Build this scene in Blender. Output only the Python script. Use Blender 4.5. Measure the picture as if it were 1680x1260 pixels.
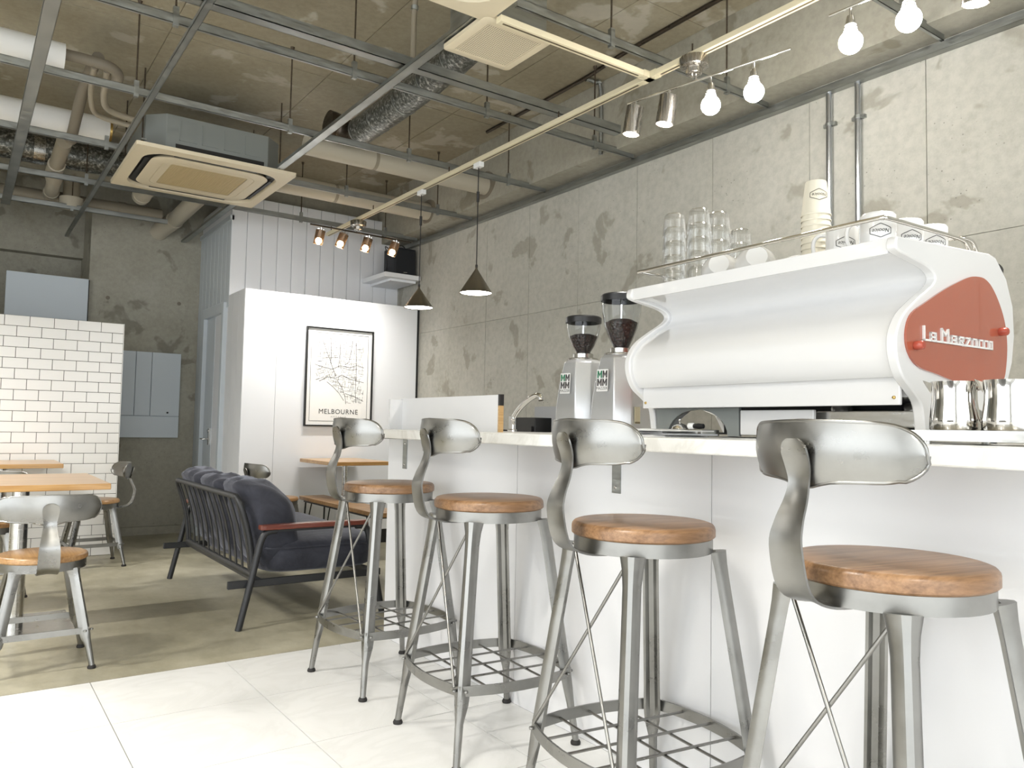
import bpy, bmesh, math, random
from mathutils import Vector, Matrix
random.seed(7)
S = bpy.context.scene
for o in list(bpy.data.objects): bpy.data.objects.remove(o)
COL = S.collection
# ------------------------------------------------------------------ camera
F_PX = 1282.74
YAW, PITCH, ROLL = [math.radians(a) for a in (35.341, 3.170, 1.1167)]
_f = Vector((math.sin(YAW)*math.cos(PITCH), math.cos(YAW)*math.cos(PITCH), math.sin(PITCH)))
_r = Vector((math.cos(YAW), -math.sin(YAW), 0)); _u = _r.cross(_f)
_r2 = math.cos(ROLL)*_r + math.sin(ROLL)*_u; _u2 = -math.sin(ROLL)*_r + math.cos(ROLL)*_u
CAMP = Vector((0, 0, 1.0))
cd = bpy.data.cameras.new('camera'); cam = bpy.data.objects.new('camera', cd); COL.objects.link(cam)
cd.sensor_fit = 'HORIZONTAL'; cd.sensor_width = 36; cd.lens = F_PX/1680*36; cd.clip_start = 0.02
mw = Matrix((_r2, _u2, -_f)).transposed().to_4x4(); mw.translation = CAMP; cam.matrix_world = mw
S.camera = cam
# ------------------------------------------------------------------ light and exposure
SLAB = 3.12
XW, YW = 3.30, 7.50           # bar side wall, far concrete wall
XL, YB = -3.2, -2.4           # street side and rear of the room (out of view)
S.view_settings.view_transform = 'Standard'; S.view_settings.look = 'None'
S.view_settings.exposure = 0.0
S.cycles.transparent_max_bounces = 40; S.view_settings.gamma = 1.0; S.view_settings.use_curve_mapping = False
W = bpy.data.worlds.new('daylight'); S.world = W; W.use_nodes = True
bg = W.node_tree.nodes['Background']; bg.inputs[0].default_value = (0.93, 0.97, 1.0, 1); bg.inputs[1].default_value = 3.9
def portal(loc, rot, sx, sy):
    l = bpy.data.lights.new('window_daylight', 'AREA'); l.shape = 'RECTANGLE'; l.size = sx; l.size_y = sy
    l.cycles.is_portal = True
    o = bpy.data.objects.new('window_daylight', l); COL.objects.link(o); o.location = loc; o.rotation_euler = rot
portal((0.0, YB-0.02, 1.5), (math.radians(90), 0, 0), 5.6, 2.6)                      # shop front behind the camera
portal((XL-0.02, 0.9, 1.5), (math.radians(90), 0, math.radians(-90)), 5.6, 2.6)        # street windows on the left
LAMP_K = 1.0
# ------------------------------------------------------------------ mesh helpers
class MB:
    def __init__(s): s.v = []; s.f = []
    def add(s, vs, fs, m=None):
        n = len(s.v)
        s.v += [tuple(m @ Vector(v)) if m is not None else tuple(v) for v in vs]
        s.f += [tuple(i+n for i in f) for f in fs]; return s
    def box(s, x0, x1, y0, y1, z0, z1, m=None):
        return s.add([(x,y,z) for z in (z0,z1) for y in (y0,y1) for x in (x0,x1)],
            [(0,2,3,1),(4,5,7,6),(0,1,5,4),(2,6,7,3),(0,4,6,2),(1,3,7,5)], m)
    def loft(s, rings, closed=True, caps=True, m=None):
        k = len(rings[0]); vs = [p for r in rings for p in r]; fs = []
        for i in range(len(rings)-1):
            for j in range(k if closed else k-1):
                a = i*k+j; b = i*k+(j+1) % k; fs.append((a, b, b+k, a+k))
        if caps and closed:
            fs.append(tuple(range(k-1, -1, -1))); fs.append(tuple(range((len(rings)-1)*k, len(rings)*k)))
        return s.add(vs, fs, m)
    def tube(s, pts, r, n=8, closed=False, m=None, caps=True):
        P = [Vector(p) for p in pts]; L = len(P); R = r if isinstance(r, (list, tuple)) else [r]*L
        T = []
        for i in range(L):
            a = P[(i-1) % L] if (closed or i > 0) else P[i]; b = P[(i+1) % L] if (closed or i < L-1) else P[i]
            d = b-a; T.append(d.normalized() if d.length > 1e-9 else Vector((0,0,1)))
        N = T[0].orthogonal().normalized(); rings = []
        for i in range(L):
            N = (N - T[i]*N.dot(T[i])); N = N.normalized() if N.length > 1e-6 else T[i].orthogonal().normalized()
            B = T[i].cross(N)
            rings.append([P[i]+(N*math.cos(2*math.pi*j/n)+B*math.sin(2*math.pi*j/n))*R[i] for j in range(n)])
        if closed:
            rings.append(rings[0]); return s.loft(rings, True, False, m)
        return s.loft(rings, True, caps, m)
    def rod(s, a, b, r, n=8, m=None): return s.tube([a, b], r, n, m=m)
    def lathe(s, prof, n=24, c=(0,0,0), m=None, a0=0, a1=2*math.pi):
        c = Vector(c); vs = []; fs = []; k = len(prof); full = abs(a1-a0-2*math.pi) < 1e-6
        steps = n if full else n+1
        for i in range(steps):
            a = a0+(a1-a0)*i/n
            for (r, z) in prof: vs.append((c.x+r*math.cos(a), c.y+r*math.sin(a), c.z+z))
        for i in range(n):
            for j in range(k-1):
                a = i*k+j; b = ((i+1) % steps)*k+j
                if prof[j][0] < 1e-7 and prof[j+1][0] < 1e-7: continue
                fs.append((a, b, b+1, a+1))
        return s.add(vs, fs, m)
    def prism(s, poly, h0, h1, fr=lambda u, v, w: (u, v, w), m=None):
        k = len(poly); vs = [fr(u, v, h0) for u, v in poly]+[fr(u, v, h1) for u, v in poly]
        fs = [tuple(range(k-1, -1, -1)), tuple(range(k, 2*k))]+[(i, (i+1) % k, (i+1) % k+k, i+k) for i in range(k)]
        return s.add(vs, fs, m)
    def build(s, name, mat, parent=None, smooth=None, bevel=0, seg=2):
        me = bpy.data.meshes.new(name); me.from_pydata(s.v, [], s.f); me.validate()
        bm = bmesh.new(); bm.from_mesh(me); bmesh.ops.remove_doubles(bm, verts=bm.verts, dist=1e-6)
        bmesh.ops.recalc_face_normals(bm, faces=bm.faces); bm.to_mesh(me); bm.free()
        if smooth:
            for p in me.polygons: p.use_smooth = True
            me.set_sharp_from_angle(angle=math.radians(smooth))
        o = bpy.data.objects.new(name, me); COL.objects.link(o)
        if mat: me.materials.append(M[mat] if isinstance(mat, str) else mat)
        if parent: o.parent = parent
        if bevel:
            b = o.modifiers.new('bevel', 'BEVEL'); b.width = bevel; b.segments = seg; b.limit_method = 'ANGLE'; b.harden_normals = False
        return o
def BX(*a): return MB().box(*a)
def tag(o, label=None, cat=None, group=None, kind=None):
    if label: o['label'] = label
    if cat: o['category'] = cat
    if group: o['group'] = group
    if kind: o['kind'] = kind
    return o
def thing(name, loc, label, cat, group=None, rz=0):
    o = bpy.data.objects.new(name, None); COL.objects.link(o); o.location = loc; o.rotation_euler = (0, 0, rz)
    o.empty_display_size = .1
    return tag(o, label, cat, group)
def struct(o): o['kind'] = 'structure'; return o
def sempty(name):
    o = bpy.data.objects.new(name, None); COL.objects.link(o); return struct(o)
KIDS = {}
def copy_tree(o, parent=None, depth=0):
    c = o.copy(); COL.objects.link(c); c.parent = parent
    for ch in [x for x in bpy.data.objects if x.parent == o]: copy_tree(ch, c, depth+1)
    return c
def bez(pts, n=6):
    """Catmull-Rom through points"""
    P = [Vector(p) for p in pts]; out = []
    for i in range(len(P)-1):
        p0 = P[max(i-1, 0)]; p1 = P[i]; p2 = P[i+1]; p3 = P[min(i+2, len(P)-1)]
        for k in range(n):
            t = k/n; out.append(0.5*((2*p1)+(p2-p0)*t+(2*p0-5*p1+4*p2-p3)*t*t+(3*p1-p0-3*p2+p3)*t**3))
    out.append(P[-1]); return out
def rrect(x0, x1, y0, y1, r, n=5):
    out = []
    for cx, cy, a in ((x1-r, y1-r, 0), (x0+r, y1-r, 90), (x0+r, y0+r, 180), (x1-r, y0+r, 270)):
        for i in range(n+1):
            t = math.radians(a+90*i/n); out.append((cx+r*math.cos(t), cy+r*math.sin(t)))
    return out
def text(s, size, mat, name, parent, frame, depth=0.0006, align='CENTER', squash=1.0, space=1.0):
    """writing as flat raised letters; frame(u, v, w) places it"""
    cu = bpy.data.curves.new(name, 'FONT'); cu.body = s; cu.size = size; cu.align_x = align; cu.align_y = 'CENTER'
    cu.extrude = depth; cu.space_character = space; cu.resolution_u = 3
    t = bpy.data.objects.new(name, cu); COL.objects.link(t)
    dg = bpy.context.evaluated_depsgraph_get(); me = bpy.data.meshes.new_from_object(t.evaluated_get(dg))
    bpy.data.objects.remove(t); bpy.data.curves.remove(cu)
    for v in me.vertices: v.co = Vector(frame(v.co.x*squash, v.co.y, v.co.z))
    me.materials.clear(); me.materials.append(M[mat])
    o = bpy.data.objects.new(name, me); COL.objects.link(o); o.parent = parent; return o
# ------------------------------------------------------------------ materials
M = {}
def newmat(name):
    m = bpy.data.materials.new(name); m.use_nodes = True; M[name] = m
    return m, m.node_tree, m.node_tree.nodes['Principled BSDF']
def setp(b, **k):
    for n, v in k.items():
        n = n.replace('_', ' ')
        if n in b.inputs: b.inputs[n].default_value = v
def plain(name, col, rough=.5, metal=0., **k):
    m, t, b = newmat(name); setp(b, **k); b.inputs['Base Color'].default_value = (*col, 1)
    b.inputs['Roughness'].default_value = rough; b.inputs['Metallic'].default_value = metal; return m
def nd(t, ty, **k):
    n = t.nodes.new(ty)
    for a, v in k.items():
        if a.startswith('i_'):
            key = a[2:]; n.inputs[int(key) if key.isdigit() else key.replace('_', ' ')].default_value = v
        else: setattr(n, a, v)
    return n
def coords(t, scale=(1,1,1), kind='Object'):
    c = nd(t, 'ShaderNodeTexCoord'); mp = nd(t, 'ShaderNodeMapping'); mp.inputs['Scale'].default_value = scale
    t.links.new(c.outputs[kind], mp.inputs[0]); return mp.outputs[0]
def ramp(t, src, stops):
    r = nd(t, 'ShaderNodeValToRGB'); e = r.color_ramp.elements
    while len(e) < len(stops): e.new(0.5)
    for i, (p, c) in enumerate(stops): e[i].position = p; e[i].color = (*c, 1) if len(c) == 3 else c
    t.links.new(src, r.inputs[0]); return r.outputs[0]
def noise(t, vec, scale, detail=6, rough=.6, dist=0):
    n = nd(t, 'ShaderNodeTexNoise'); n.inputs['Scale'].default_value = scale; n.inputs['Detail'].default_value = detail
    n.inputs['Roughness'].default_value = rough; n.inputs['Distortion'].default_value = dist
    t.links.new(vec, n.inputs['Vector']); return n.outputs['Fac']
def mix(t, fac, a, b, mode='MIX'):
    n = nd(t, 'ShaderNodeMix', data_type='RGBA', blend_type=mode)
    for i, s in ((0, fac), (6, a), (7, b)):
        if hasattr(s, 'is_linked') or hasattr(s, 'links'): t.links.new(s, n.inputs[i])
        else: n.inputs[i].default_value = s if i == 0 else (*s, 1)
    return n.outputs[2]
def bump(t, b, h, strength=.3, dist=.01):
    n = nd(t, 'ShaderNodeBump'); n.inputs['Strength'].default_value = strength; n.inputs['Distance'].default_value = dist
    t.links.new(h, n.inputs['Height']); t.links.new(n.outputs[0], b.inputs['Normal'])
def concrete(name, base, dark, light, stain, rough=.75, blot=1.2, pits=True, stain_amt=(.595,.635), spec=.3, stsc=3.3):
    m, t, b = newmat(name); v = coords(t)
    big = noise(t, v, blot, 5, .6, .4); c = ramp(t, big, [(.3, dark), (.5, base), (.72, light)])
    fine = noise(t, v, 26, 8, .7); c = mix(t, .35, c, ramp(t, fine, [(.25, tuple(x*.6 for x in base)), (.6, tuple(min(1, x*1.25) for x in base))]))
    st = noise(t, v, stsc, 4, .55, .35); s = ramp(t, st, [(stain_amt[0], (0,0,0)), (stain_amt[1], (1,1,1))])
    c = mix(t, s, c, mix(t, .5, c, stain))
    h = fine
    if pits:
        vo = nd(t, 'ShaderNodeTexVoronoi'); vo.inputs['Scale'].default_value = 34; t.links.new(v, vo.inputs['Vector'])
        p = ramp(t, vo.outputs['Distance'], [(.05, (1,1,1)), (.13, (0,0,0))])
        gate = ramp(t, noise(t, v, 3.1, 3), [(.5, (0,0,0)), (.62, (1,1,1))])
        pp = mix(t, 1.0, p, gate, 'MULTIPLY'); c = mix(t, pp, c, tuple(x*.38 for x in base))
    t.links.new(c, b.inputs['Base Color']); b.inputs['Roughness'].default_value = rough
    setp(b, Specular_IOR_Level=spec)
    bump(t, b, h, .25, .006); return m
concrete('concrete_wall', (.43,.42,.37), (.37,.36,.31), (.50,.49,.44), (.22,.20,.15))
concrete('concrete_far', (.36,.345,.285), (.27,.255,.20), (.45,.435,.375), (.13,.12,.09), blot=1.6)
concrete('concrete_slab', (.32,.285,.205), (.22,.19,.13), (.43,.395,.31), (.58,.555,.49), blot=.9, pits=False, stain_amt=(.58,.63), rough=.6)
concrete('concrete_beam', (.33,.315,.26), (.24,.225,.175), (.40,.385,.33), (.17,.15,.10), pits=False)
m, t, b = newmat('concrete_floor'); v = coords(t, (1, .55, 1))
c = ramp(t, noise(t, v, 1.1, 6, .62, .7), [(.3, (.20,.180,.12)), (.5, (.33,.305,.215)), (.7, (.54,.51,.40))])
c = mix(t, .3, c, ramp(t, noise(t, v, 9, 8, .75), [(.3, (.18,.16,.105)), (.65, (.50,.475,.37))])); t.links.new(c, b.inputs['Base Color'])
rr = ramp(t, noise(t, v, 4, 4), [(.3, (.28,)*3), (.7, (.5,)*3)]); t.links.new(rr, b.inputs['Roughness']); bump(t, b, noise(t, v, 30), .06, .003)
def marble(name, base, vein, rough, amt=.25, sc=3):
    m, t, b = newmat(name); v = coords(t)
    n = noise(t, v, sc, 7, .6, 2.2); c = ramp(t, n, [(.44, base), (.5, tuple(x*(1-amt)+y*amt for x, y in zip(base, vein))), (.56, base)])
    t.links.new(c, b.inputs['Base Color']); b.inputs['Roughness'].default_value = rough; return m
marble('floor_tile', (.745,.745,.725), (.60,.60,.57), .28, .3, 1.6)
marble('counter_stone', (.72,.72,.69), (.56,.55,.51), .22, .5, 2.4)
plain('grout_dark', (.07,.07,.068), .9); plain('grout_grey', (.045,.045,.043), .9)
def metal(name, col, rough, var=.35, sc=(6, 6, 30)):
    m, t, b = newmat(name); v = coords(t, sc); n = noise(t, v, 1.6, 5, .6)
    c = ramp(t, n, [(.25, tuple(x*(1-var) for x in col)), (.7, tuple(min(1, x*(1+var*.5)) for x in col))]); t.links.new(c, b.inputs['Base Color'])
    r = ramp(t, noise(t, v, 3.2, 4), [(.3, (rough*.7,)*3), (.7, (rough*1.35,)*3)]); t.links.new(r, b.inputs['Roughness'])
    b.inputs['Metallic'].default_value = 1; return m
metal('stool_steel', (.30,.297,.282), .32, .30, (3,3,4)); metal('galvanised', (.40,.415,.40), .42, .25); metal('rod_rust', (.13,.105,.08), .6)
metal('stainless', (.62,.61,.58), .22, .15); plain('chrome', (.78,.77,.75), .07, 1); metal('brushed_nickel', (.50,.47,.43), .25, .3, (40,40,1))
metal('foil', (.50,.50,.48), .3, .6, (22,22,22)); metal('bar_dark', (.10,.085,.07), .35, .3); plain('zinc_conduit', (.55,.57,.60), .25, 1)
def wood(name, c0, c1, c2, rough=.35, sc=(2.2, 26, 26), coat=.15):
    m, t, b = newmat(name); v = coords(t, sc); n = noise(t, v, 1.0, 7, .62, .9)
    c = ramp(t, n, [(.36, c0), (.5, c1), (.64, c2)]); w = noise(t, coords(t, (sc[0]*1.5, sc[1]*5, sc[2]*5)), 1, 4)
    c = mix(t, .38, c, ramp(t, w, [(.35, tuple(x*.6 for x in c0)), (.65, c2)])); t.links.new(c, b.inputs['Base Color'])
    b.inputs['Roughness'].default_value = rough; setp(b, Coat_Weight=coat, Coat_Roughness=.2); bump(t, b, w, .05, .002); return m
wood('seat_wood', (.145,.070,.028), (.245,.130,.060), (.34,.197,.10), .40); wood('table_wood', (.40,.20,.055), (.52,.29,.09), (.62,.38,.15), .28, coat=.4)
wood('chair_wood', (.25,.125,.045), (.36,.20,.08), (.45,.27,.12), .36); wood('arm_wood', (.10,.022,.014), (.16,.036,.022), (.22,.06,.035), .3, coat=.3)
wood('oak_edge', (.45,.27,.10), (.55,.34,.14), (.62,.42,.2), .5)
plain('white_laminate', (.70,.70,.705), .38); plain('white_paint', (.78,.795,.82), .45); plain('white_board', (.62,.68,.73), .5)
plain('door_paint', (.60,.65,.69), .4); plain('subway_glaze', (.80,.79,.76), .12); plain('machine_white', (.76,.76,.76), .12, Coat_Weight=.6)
plain('grinder_silver', (.60,.61,.62), .26, .55); plain('black_plastic', (.012,.012,.013), .35); plain('black_metal', (.02,.021,.023), .42)
plain('rubber', (.015,.013,.012), .7); plain('speaker_black', (.008,.010,.014), .5); plain('ac_cream', (.66,.58,.42), .45); plain('ac_grille', (.50,.40,.22), .55)
plain('ac_grey', (.27,.29,.28), .5, .3); plain('ac_slot', (.012,.011,.010), .5); plain('pvc', (.50,.46,.37), .42); plain('pvc_dirty', (.30,.265,.20), .5)
plain('pipe_wrap', (.74,.74,.72), .6); plain('pipe_brown', (.19,.165,.125), .6); plain('track_cream', (.68,.61,.43), .4); plain('track_slot', (.10,.075,.04), .5)
plain('cable_black', (.012,.011,.010), .5); plain('paper', (.84,.835,.81), .7); plain('ink', (.02,.02,.02), .6); plain('ink_grey', (.16,.16,.155), .7); plain('frame_black', (.010,.010,.010), .4)
plain('cup_cream', (.76,.72,.60), .6); plain('ceramic', (.80,.80,.79), .08, Coat_Weight=.5); plain('logo_green', (.01,.17,.08), .4); plain('logo_dark', (.05,.045,.045), .4)
plain('red_panel', (.40,.105,.060), .10, Coat_Weight=.8); plain('red_knob', (.42,.08,.05), .25); plain('enamel_white', (.85,.85,.84), .2); plain('brass', (.55,.38,.13), .3, 1)
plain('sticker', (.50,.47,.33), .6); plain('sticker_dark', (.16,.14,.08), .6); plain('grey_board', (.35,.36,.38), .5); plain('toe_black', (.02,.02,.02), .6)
plain('window_frame', (.05,.05,.05), .4); plain('wall_plain', (.70,.70,.68), .6); plain('skirting', (.60,.60,.58), .5)
m, t, b = newmat('velvet'); v = coords(t); n = noise(t, v, 7, 6, .65, .8)
t.links.new(ramp(t, n, [(.3, (.017,.018,.026)), (.6, (.036,.038,.052)), (.8, (.075,.075,.095))]), b.inputs['Base Color']); b.inputs['Roughness'].default_value = .85
setp(b, Sheen_Weight=.55, Sheen_Roughness=.4); b.inputs['Sheen Tint'].default_value = (.5,.52,.6,1); bump(t, b, noise(t, v, 16, 4), .35, .012)
def glass(name, col=(1,1,1), rough=.0, ior=1.45):
    m, t, b = newmat(name); b.inputs['Base Color'].default_value = (*col, 1); b.inputs['Roughness'].default_value = rough
    setp(b, Transmission_Weight=1.0, IOR=ior); return m
glass('hopper_plastic', (.93,.95,.97), .02, 1.3); 
m, t, b = newmat('coffee_beans'); v = coords(t); vo = nd(t, 'ShaderNodeTexVoronoi'); vo.inputs['Scale'].default_value = 95; t.links.new(v, vo.inputs['Vector'])
t.links.new(ramp(t, vo.outputs['Distance'], [(.0, (.09,.04,.028)), (.6, (.018,.009,.007))]), b.inputs['Base Color']); b.inputs['Roughness'].default_value = .4; bump(t, b, vo.outputs['Distance'], .8, .006)
def emit(name, col, k):
    m, t, b = newmat(name); b.inputs['Base Color'].default_value = (*col, 1); b.inputs['Emission Color'].default_value = (*col, 1); b.inputs['Emission Strength'].default_value = k; return m
emit('bulb_glow', (1, .95, .88), 95*LAMP_K); emit('led_glow', (1, .96, .90), 22*LAMP_K)
m, t, b = newmat('spiral_duct'); v = coords(t, (1,1,1)); n = noise(t, v, 55, 3, .6)
t.links.new(ramp(t, n, [(.4, (.085,.088,.078)), (.55, (.19,.195,.18)), (.68, (.55,.55,.52))]), b.inputs['Base Color']); b.inputs['Metallic'].default_value = .7; b.inputs['Roughness'].default_value = .35; bump(t, b, n, .5, .006)

m, t, b = newmat('glass_clear'); t.nodes.remove(b)
tr_ = nd(t, 'ShaderNodeBsdfTransparent'); tr_.inputs[0].default_value = (.985,.99,.99,1); gl_ = nd(t, 'ShaderNodeBsdfGlossy'); gl_.inputs[0].default_value = (1,1,1,1); gl_.inputs['Roughness'].default_value = .12
lw_ = nd(t, 'ShaderNodeLayerWeight'); lw_.inputs[0].default_value = .62; fr_ = nd(t, 'ShaderNodeMath', operation='MULTIPLY'); fr_.inputs[1].default_value = .80; t.links.new(lw_.outputs['Facing'], fr_.inputs[0]); mx_ = nd(t, 'ShaderNodeMixShader'); out_ = [n for n in t.nodes if n.type == 'OUTPUT_MATERIAL'][0]
t.links.new(fr_.outputs[0], mx_.inputs[0]); t.links.new(tr_.outputs[0], mx_.inputs[1]); t.links.new(gl_.outputs[0], mx_.inputs[2]); t.links.new(mx_.outputs[0], out_.inputs[0])

plain('cone_metal', (.34,.31,.26), .33, 1)
m, t, b = newmat('smoked_glass'); setp(b, Metallic=.6, Roughness=.25); b.inputs['Base Color'].default_value = (.20,.155,.11,1)
tr_ = nd(t, 'ShaderNodeBsdfTransparent'); tr_.inputs[0].default_value = (.75,.62,.48,1); mx_ = nd(t, 'ShaderNodeMixShader'); mx_.inputs[0].default_value = .55
out_ = [n for n in t.nodes if n.type == 'OUTPUT_MATERIAL'][0]; t.links.new(tr_.outputs[0], mx_.inputs[1]); t.links.new(b.outputs[0], mx_.inputs[2]); t.links.new(mx_.outputs[0], out_.inputs[0])
# ================================================================== the setting
fl = struct(BX(XL, XW+.2, YB, 8.3, -.25, -.012).build('floor', 'concrete_floor'))
struct(BX(XL, XW, 3.392, 8.3, -.011, 0.0).build('floor_screed', 'concrete_floor', fl))
# white floor tiles, 0.5 m, each one a piece with open joints
BX(XL, 1.72, YB, 3.389, -.011, -.006).build('grout_bed', 'grout_grey', fl)
tm = None
TX0, TY0, TP, TQ = .4635, 3.389, .5025, .4955
for i in range(-7, 3):
    for j in range(0, 12):
        x0 = TX0+i*TP; y1 = TY0-j*TQ
        if y1-TQ < YB-.3: continue
        if i == 2:
            BX(x0+.0014, 1.699, y1-TQ+.0014, y1-.0014, -.006, 0).build('floor_tile', 'floor_tile', fl); continue
        if tm is None:
            o = BX(.0014, TP-.0014, .0014, TQ-.0014, -.006, 0).build('floor_tile', 'floor_tile', fl); tm = o.data
        else:
            o = bpy.data.objects.new('floor_tile', tm); COL.objects.link(o); o.parent = fl
        o.location = (x0, y1-TQ, 0)
# ceiling slab of formwork sheets
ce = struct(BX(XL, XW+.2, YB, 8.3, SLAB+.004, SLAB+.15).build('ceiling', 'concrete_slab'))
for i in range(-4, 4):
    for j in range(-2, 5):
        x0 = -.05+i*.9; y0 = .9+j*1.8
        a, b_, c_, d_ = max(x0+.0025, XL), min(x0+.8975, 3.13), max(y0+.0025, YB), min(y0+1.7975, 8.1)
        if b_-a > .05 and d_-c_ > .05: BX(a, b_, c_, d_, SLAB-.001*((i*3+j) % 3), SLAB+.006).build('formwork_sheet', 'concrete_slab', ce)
# right wall of formwork panels
wr = struct(BX(XW+.006, XW+.2, YB, 8.3, 0, SLAB).build('wall_right', 'concrete_wall'))
ys = [7.5, 7.05, 6.6, 6.11, 5.567, 5.02, 4.47, 3.925, 3.38, 2.80, 2.206, 1.648, 1.09, .54, 0, -.55, -1.1, -1.65, YB]
for k in range(len(ys)-1):
    for (z0, z1) in ((0, 1.81), (1.81, 2.66)):
        BX(XW-.0015*((k*5) % 3)/2, XW+.012, ys[k+1]+.0016, ys[k]-.0016, z0+.0016, z1-.0016).build('formwork_panel', 'concrete_wall', wr)
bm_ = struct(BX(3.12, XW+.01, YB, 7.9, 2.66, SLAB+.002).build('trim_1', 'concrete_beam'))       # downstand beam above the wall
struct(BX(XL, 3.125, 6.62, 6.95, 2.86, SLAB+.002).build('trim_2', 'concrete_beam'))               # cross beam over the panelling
# perimeter runner at the wall head
led = thing('wall_runner', (0,0,0), 'grey steel perimeter runner along the top of the concrete wall', 'metal channel')
MB().box(XW-.040, XW, YB, 6.5, 2.600, 2.604).box(XW-.004, XW, YB, 6.5, 2.60, 2.655).build('web', 'galvanised', led)
BX(XW-.042, XW-.038, YB, 6.5, 2.600, 2.625).build('lip', 'galvanised', led)
# far concrete: column and recess
wf = struct(BX(.87, XW+.2, YW, 8.3, 0, SLAB).build('wall_far', 'concrete_far'))
for (x, z) in ((1.0, 1.62), (1.02, 2.05), (1.60, 2.06), (1.60, 1.57), (1.58, 1.0), (1.05, .95)):
    MB().lathe([(0, -.003), (.017, -.003), (.017, .001), (.0, .001)], 14, m=Matrix.Translation((x, YW, z)) @ Matrix.Rotation(math.radians(90), 4, 'X')).build('tie_plug', 'pipe_brown', wf)
struct(BX(.87, 1.80, YW-.045, YW-.001, 0, .07).build('trim_4', 'concrete_far'))
struct(BX(XL, .88, 8.1, 8.3, 0, SLAB).build('wall_recess', 'concrete_far'))
struct(BX(XL, .88, 7.98, 8.12, 2.45, SLAB).build('trim_3', 'concrete_far'))
# out of view: street side and shop front with windows
wl = sempty('wall_left')
BX(XL-.2, XL, YB, 8.3, 2.8, SLAB).build('lintel', 'wall_plain', wl); BX(XL-.2, XL, YB, 8.3, 0, .2).build('sill_wall', 'wall_plain', wl)
BX(XL-.2, XL, 3.7, 8.3, .2, 2.8).build('side_wall', 'wall_plain', wl); BX(XL-.2, XL, YB, -1.9, .2, 2.8).build('side_wall', 'wall_plain', wl)
wb = sempty('wall_back')
BX(XL, XW+.2, YB-.2, YB, 2.8, SLAB).build('lintel', 'wall_plain', wb); BX(XL, XW+.2, YB-.2, YB, 0, .2).build('sill_wall', 'wall_plain', wb)
BX(2.8, XW+.2, YB-.2, YB, .2, 2.8).build('side_wall', 'wall_plain', wb); BX(XL, -2.8, YB-.2, YB, .2, 2.8).build('side_wall', 'wall_plain', wb)
w1 = sempty('window_1'); w2 = sempty('window_2')
for x in (-2.8, -1.4, 0, 1.4, 2.76): BX(x, x+.05, YB-.12, YB-.06, .2, 2.8).build('window_frame', 'window_frame', w1)
for y in (-1.9, -.5, .9, 2.3, 3.65): BX(XL-.12, XL-.06, y, y+.05, .2, 2.8).build('window_frame', 'window_frame', w2)
for z in (.2, 2.75): BX(-2.8, 2.8, YB-.12, YB-.06, z, z+.05).build('window_frame', 'window_frame', w1); BX(XL-.12, XL-.06, -1.9, 3.7, z, z+.05).build('window_frame', 'window_frame', w2)
# ---------------------------------------------------------------- white timber panelling at the far end
YU, YP, XP = 6.52, 6.07, 1.77
wp = struct(BX(XP+.012, XW, YU+.012, YU+.06, 2.0, 2.87).build('wall_panelled', 'white_paint'))
n = 12; bw = (XW-XP)/n
for i in range(n):
    BX(XP+i*bw+.0018, XP+(i+1)*bw-.0018, YU, YU+.014, 2.03, 2.87).build('board', 'white_paint', wp, bevel=.002, seg=1)
BX(XP+.012, XP+.06, YU+.012, YW, 0, 2.87).build('return_core', 'white_paint', wp)
nb = 8; bl = (YW-YU)/nb
for i in range(nb):
    y0 = YU+i*bl; z0 = 0
    if 6.60 < y0+bl and y0 < 7.24: z0 = 1.94
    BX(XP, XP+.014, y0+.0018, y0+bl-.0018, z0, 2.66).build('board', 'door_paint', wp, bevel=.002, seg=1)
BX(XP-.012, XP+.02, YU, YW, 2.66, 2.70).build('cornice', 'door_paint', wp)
# projecting lower box
wq = struct(BX(XP+.01, 3.262, YP+.012, YU+.02, .12, 2.03).build('wall_poster', 'white_paint'))
ed = [XP, 2.03, 2.56, 3.27]
for k in range(3): BX(ed[k]+.0012, ed[k+1]-.0012, YP, YP+.014, .12, 2.032).build('wall_sheet', 'white_paint', wq)
for k in range(3):
    y0 = YP+.014+k*.145; BX(XP, XP+.012, y0+.0015, min(y0+.1435, YU), 0.12, 2.032).build('board', 'white_paint', wq)
BX(XP+.04, 3.25, YP+.05, YU, 0, .12).build('toe_kick', 'toe_black', wq)
BX(3.273, 3.30, YP+.02, YU, 0, 2.03).build('gap_shade_strip', 'toe_black', wq)  # solid black strip paints the shade of the gap beside the wall
# door in the return
dr = sempty('door_1')
for (a, b_, z0, z1) in ((6.585, 6.64, 0, 1.985), (7.20, 7.255, 0, 1.985), (6.64, 7.20, 1.90, 1.985)): BX(XP-.022, XP+.03, a, b_, z0, z1).build('door_frame', 'door_paint', dr, bevel=.003)
BX(XP+.014, XP+.05, 6.643, 6.93, .01, 1.897).build('door_leaf', 'door_paint', dr); BX(XP+.010, XP+.05, 6.936, 7.197, .01, 1.897).build('door_leaf', 'door_paint', dr)
hl = BX(XP-.004, XP+.012, 6.955, 6.985, .80, .94).build('handle_plate', 'stainless', dr)
MB().tube([(XP, 6.97, .85), (XP-.04, 6.97, .85), (XP-.045, 6.97, .85), (XP-.045, 7.06, .85)], .007, 8).build('lever', 'chrome', dr, 40)
MB().lathe([(0, 0), (.012, 0), (.012, .012), (0, .012)], 12, m=Matrix.Translation((XP, 6.97, .92)) @ Matrix.Rotation(math.radians(-90), 4, 'Y')).build('key_cylinder', 'chrome', dr, 40)
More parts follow.
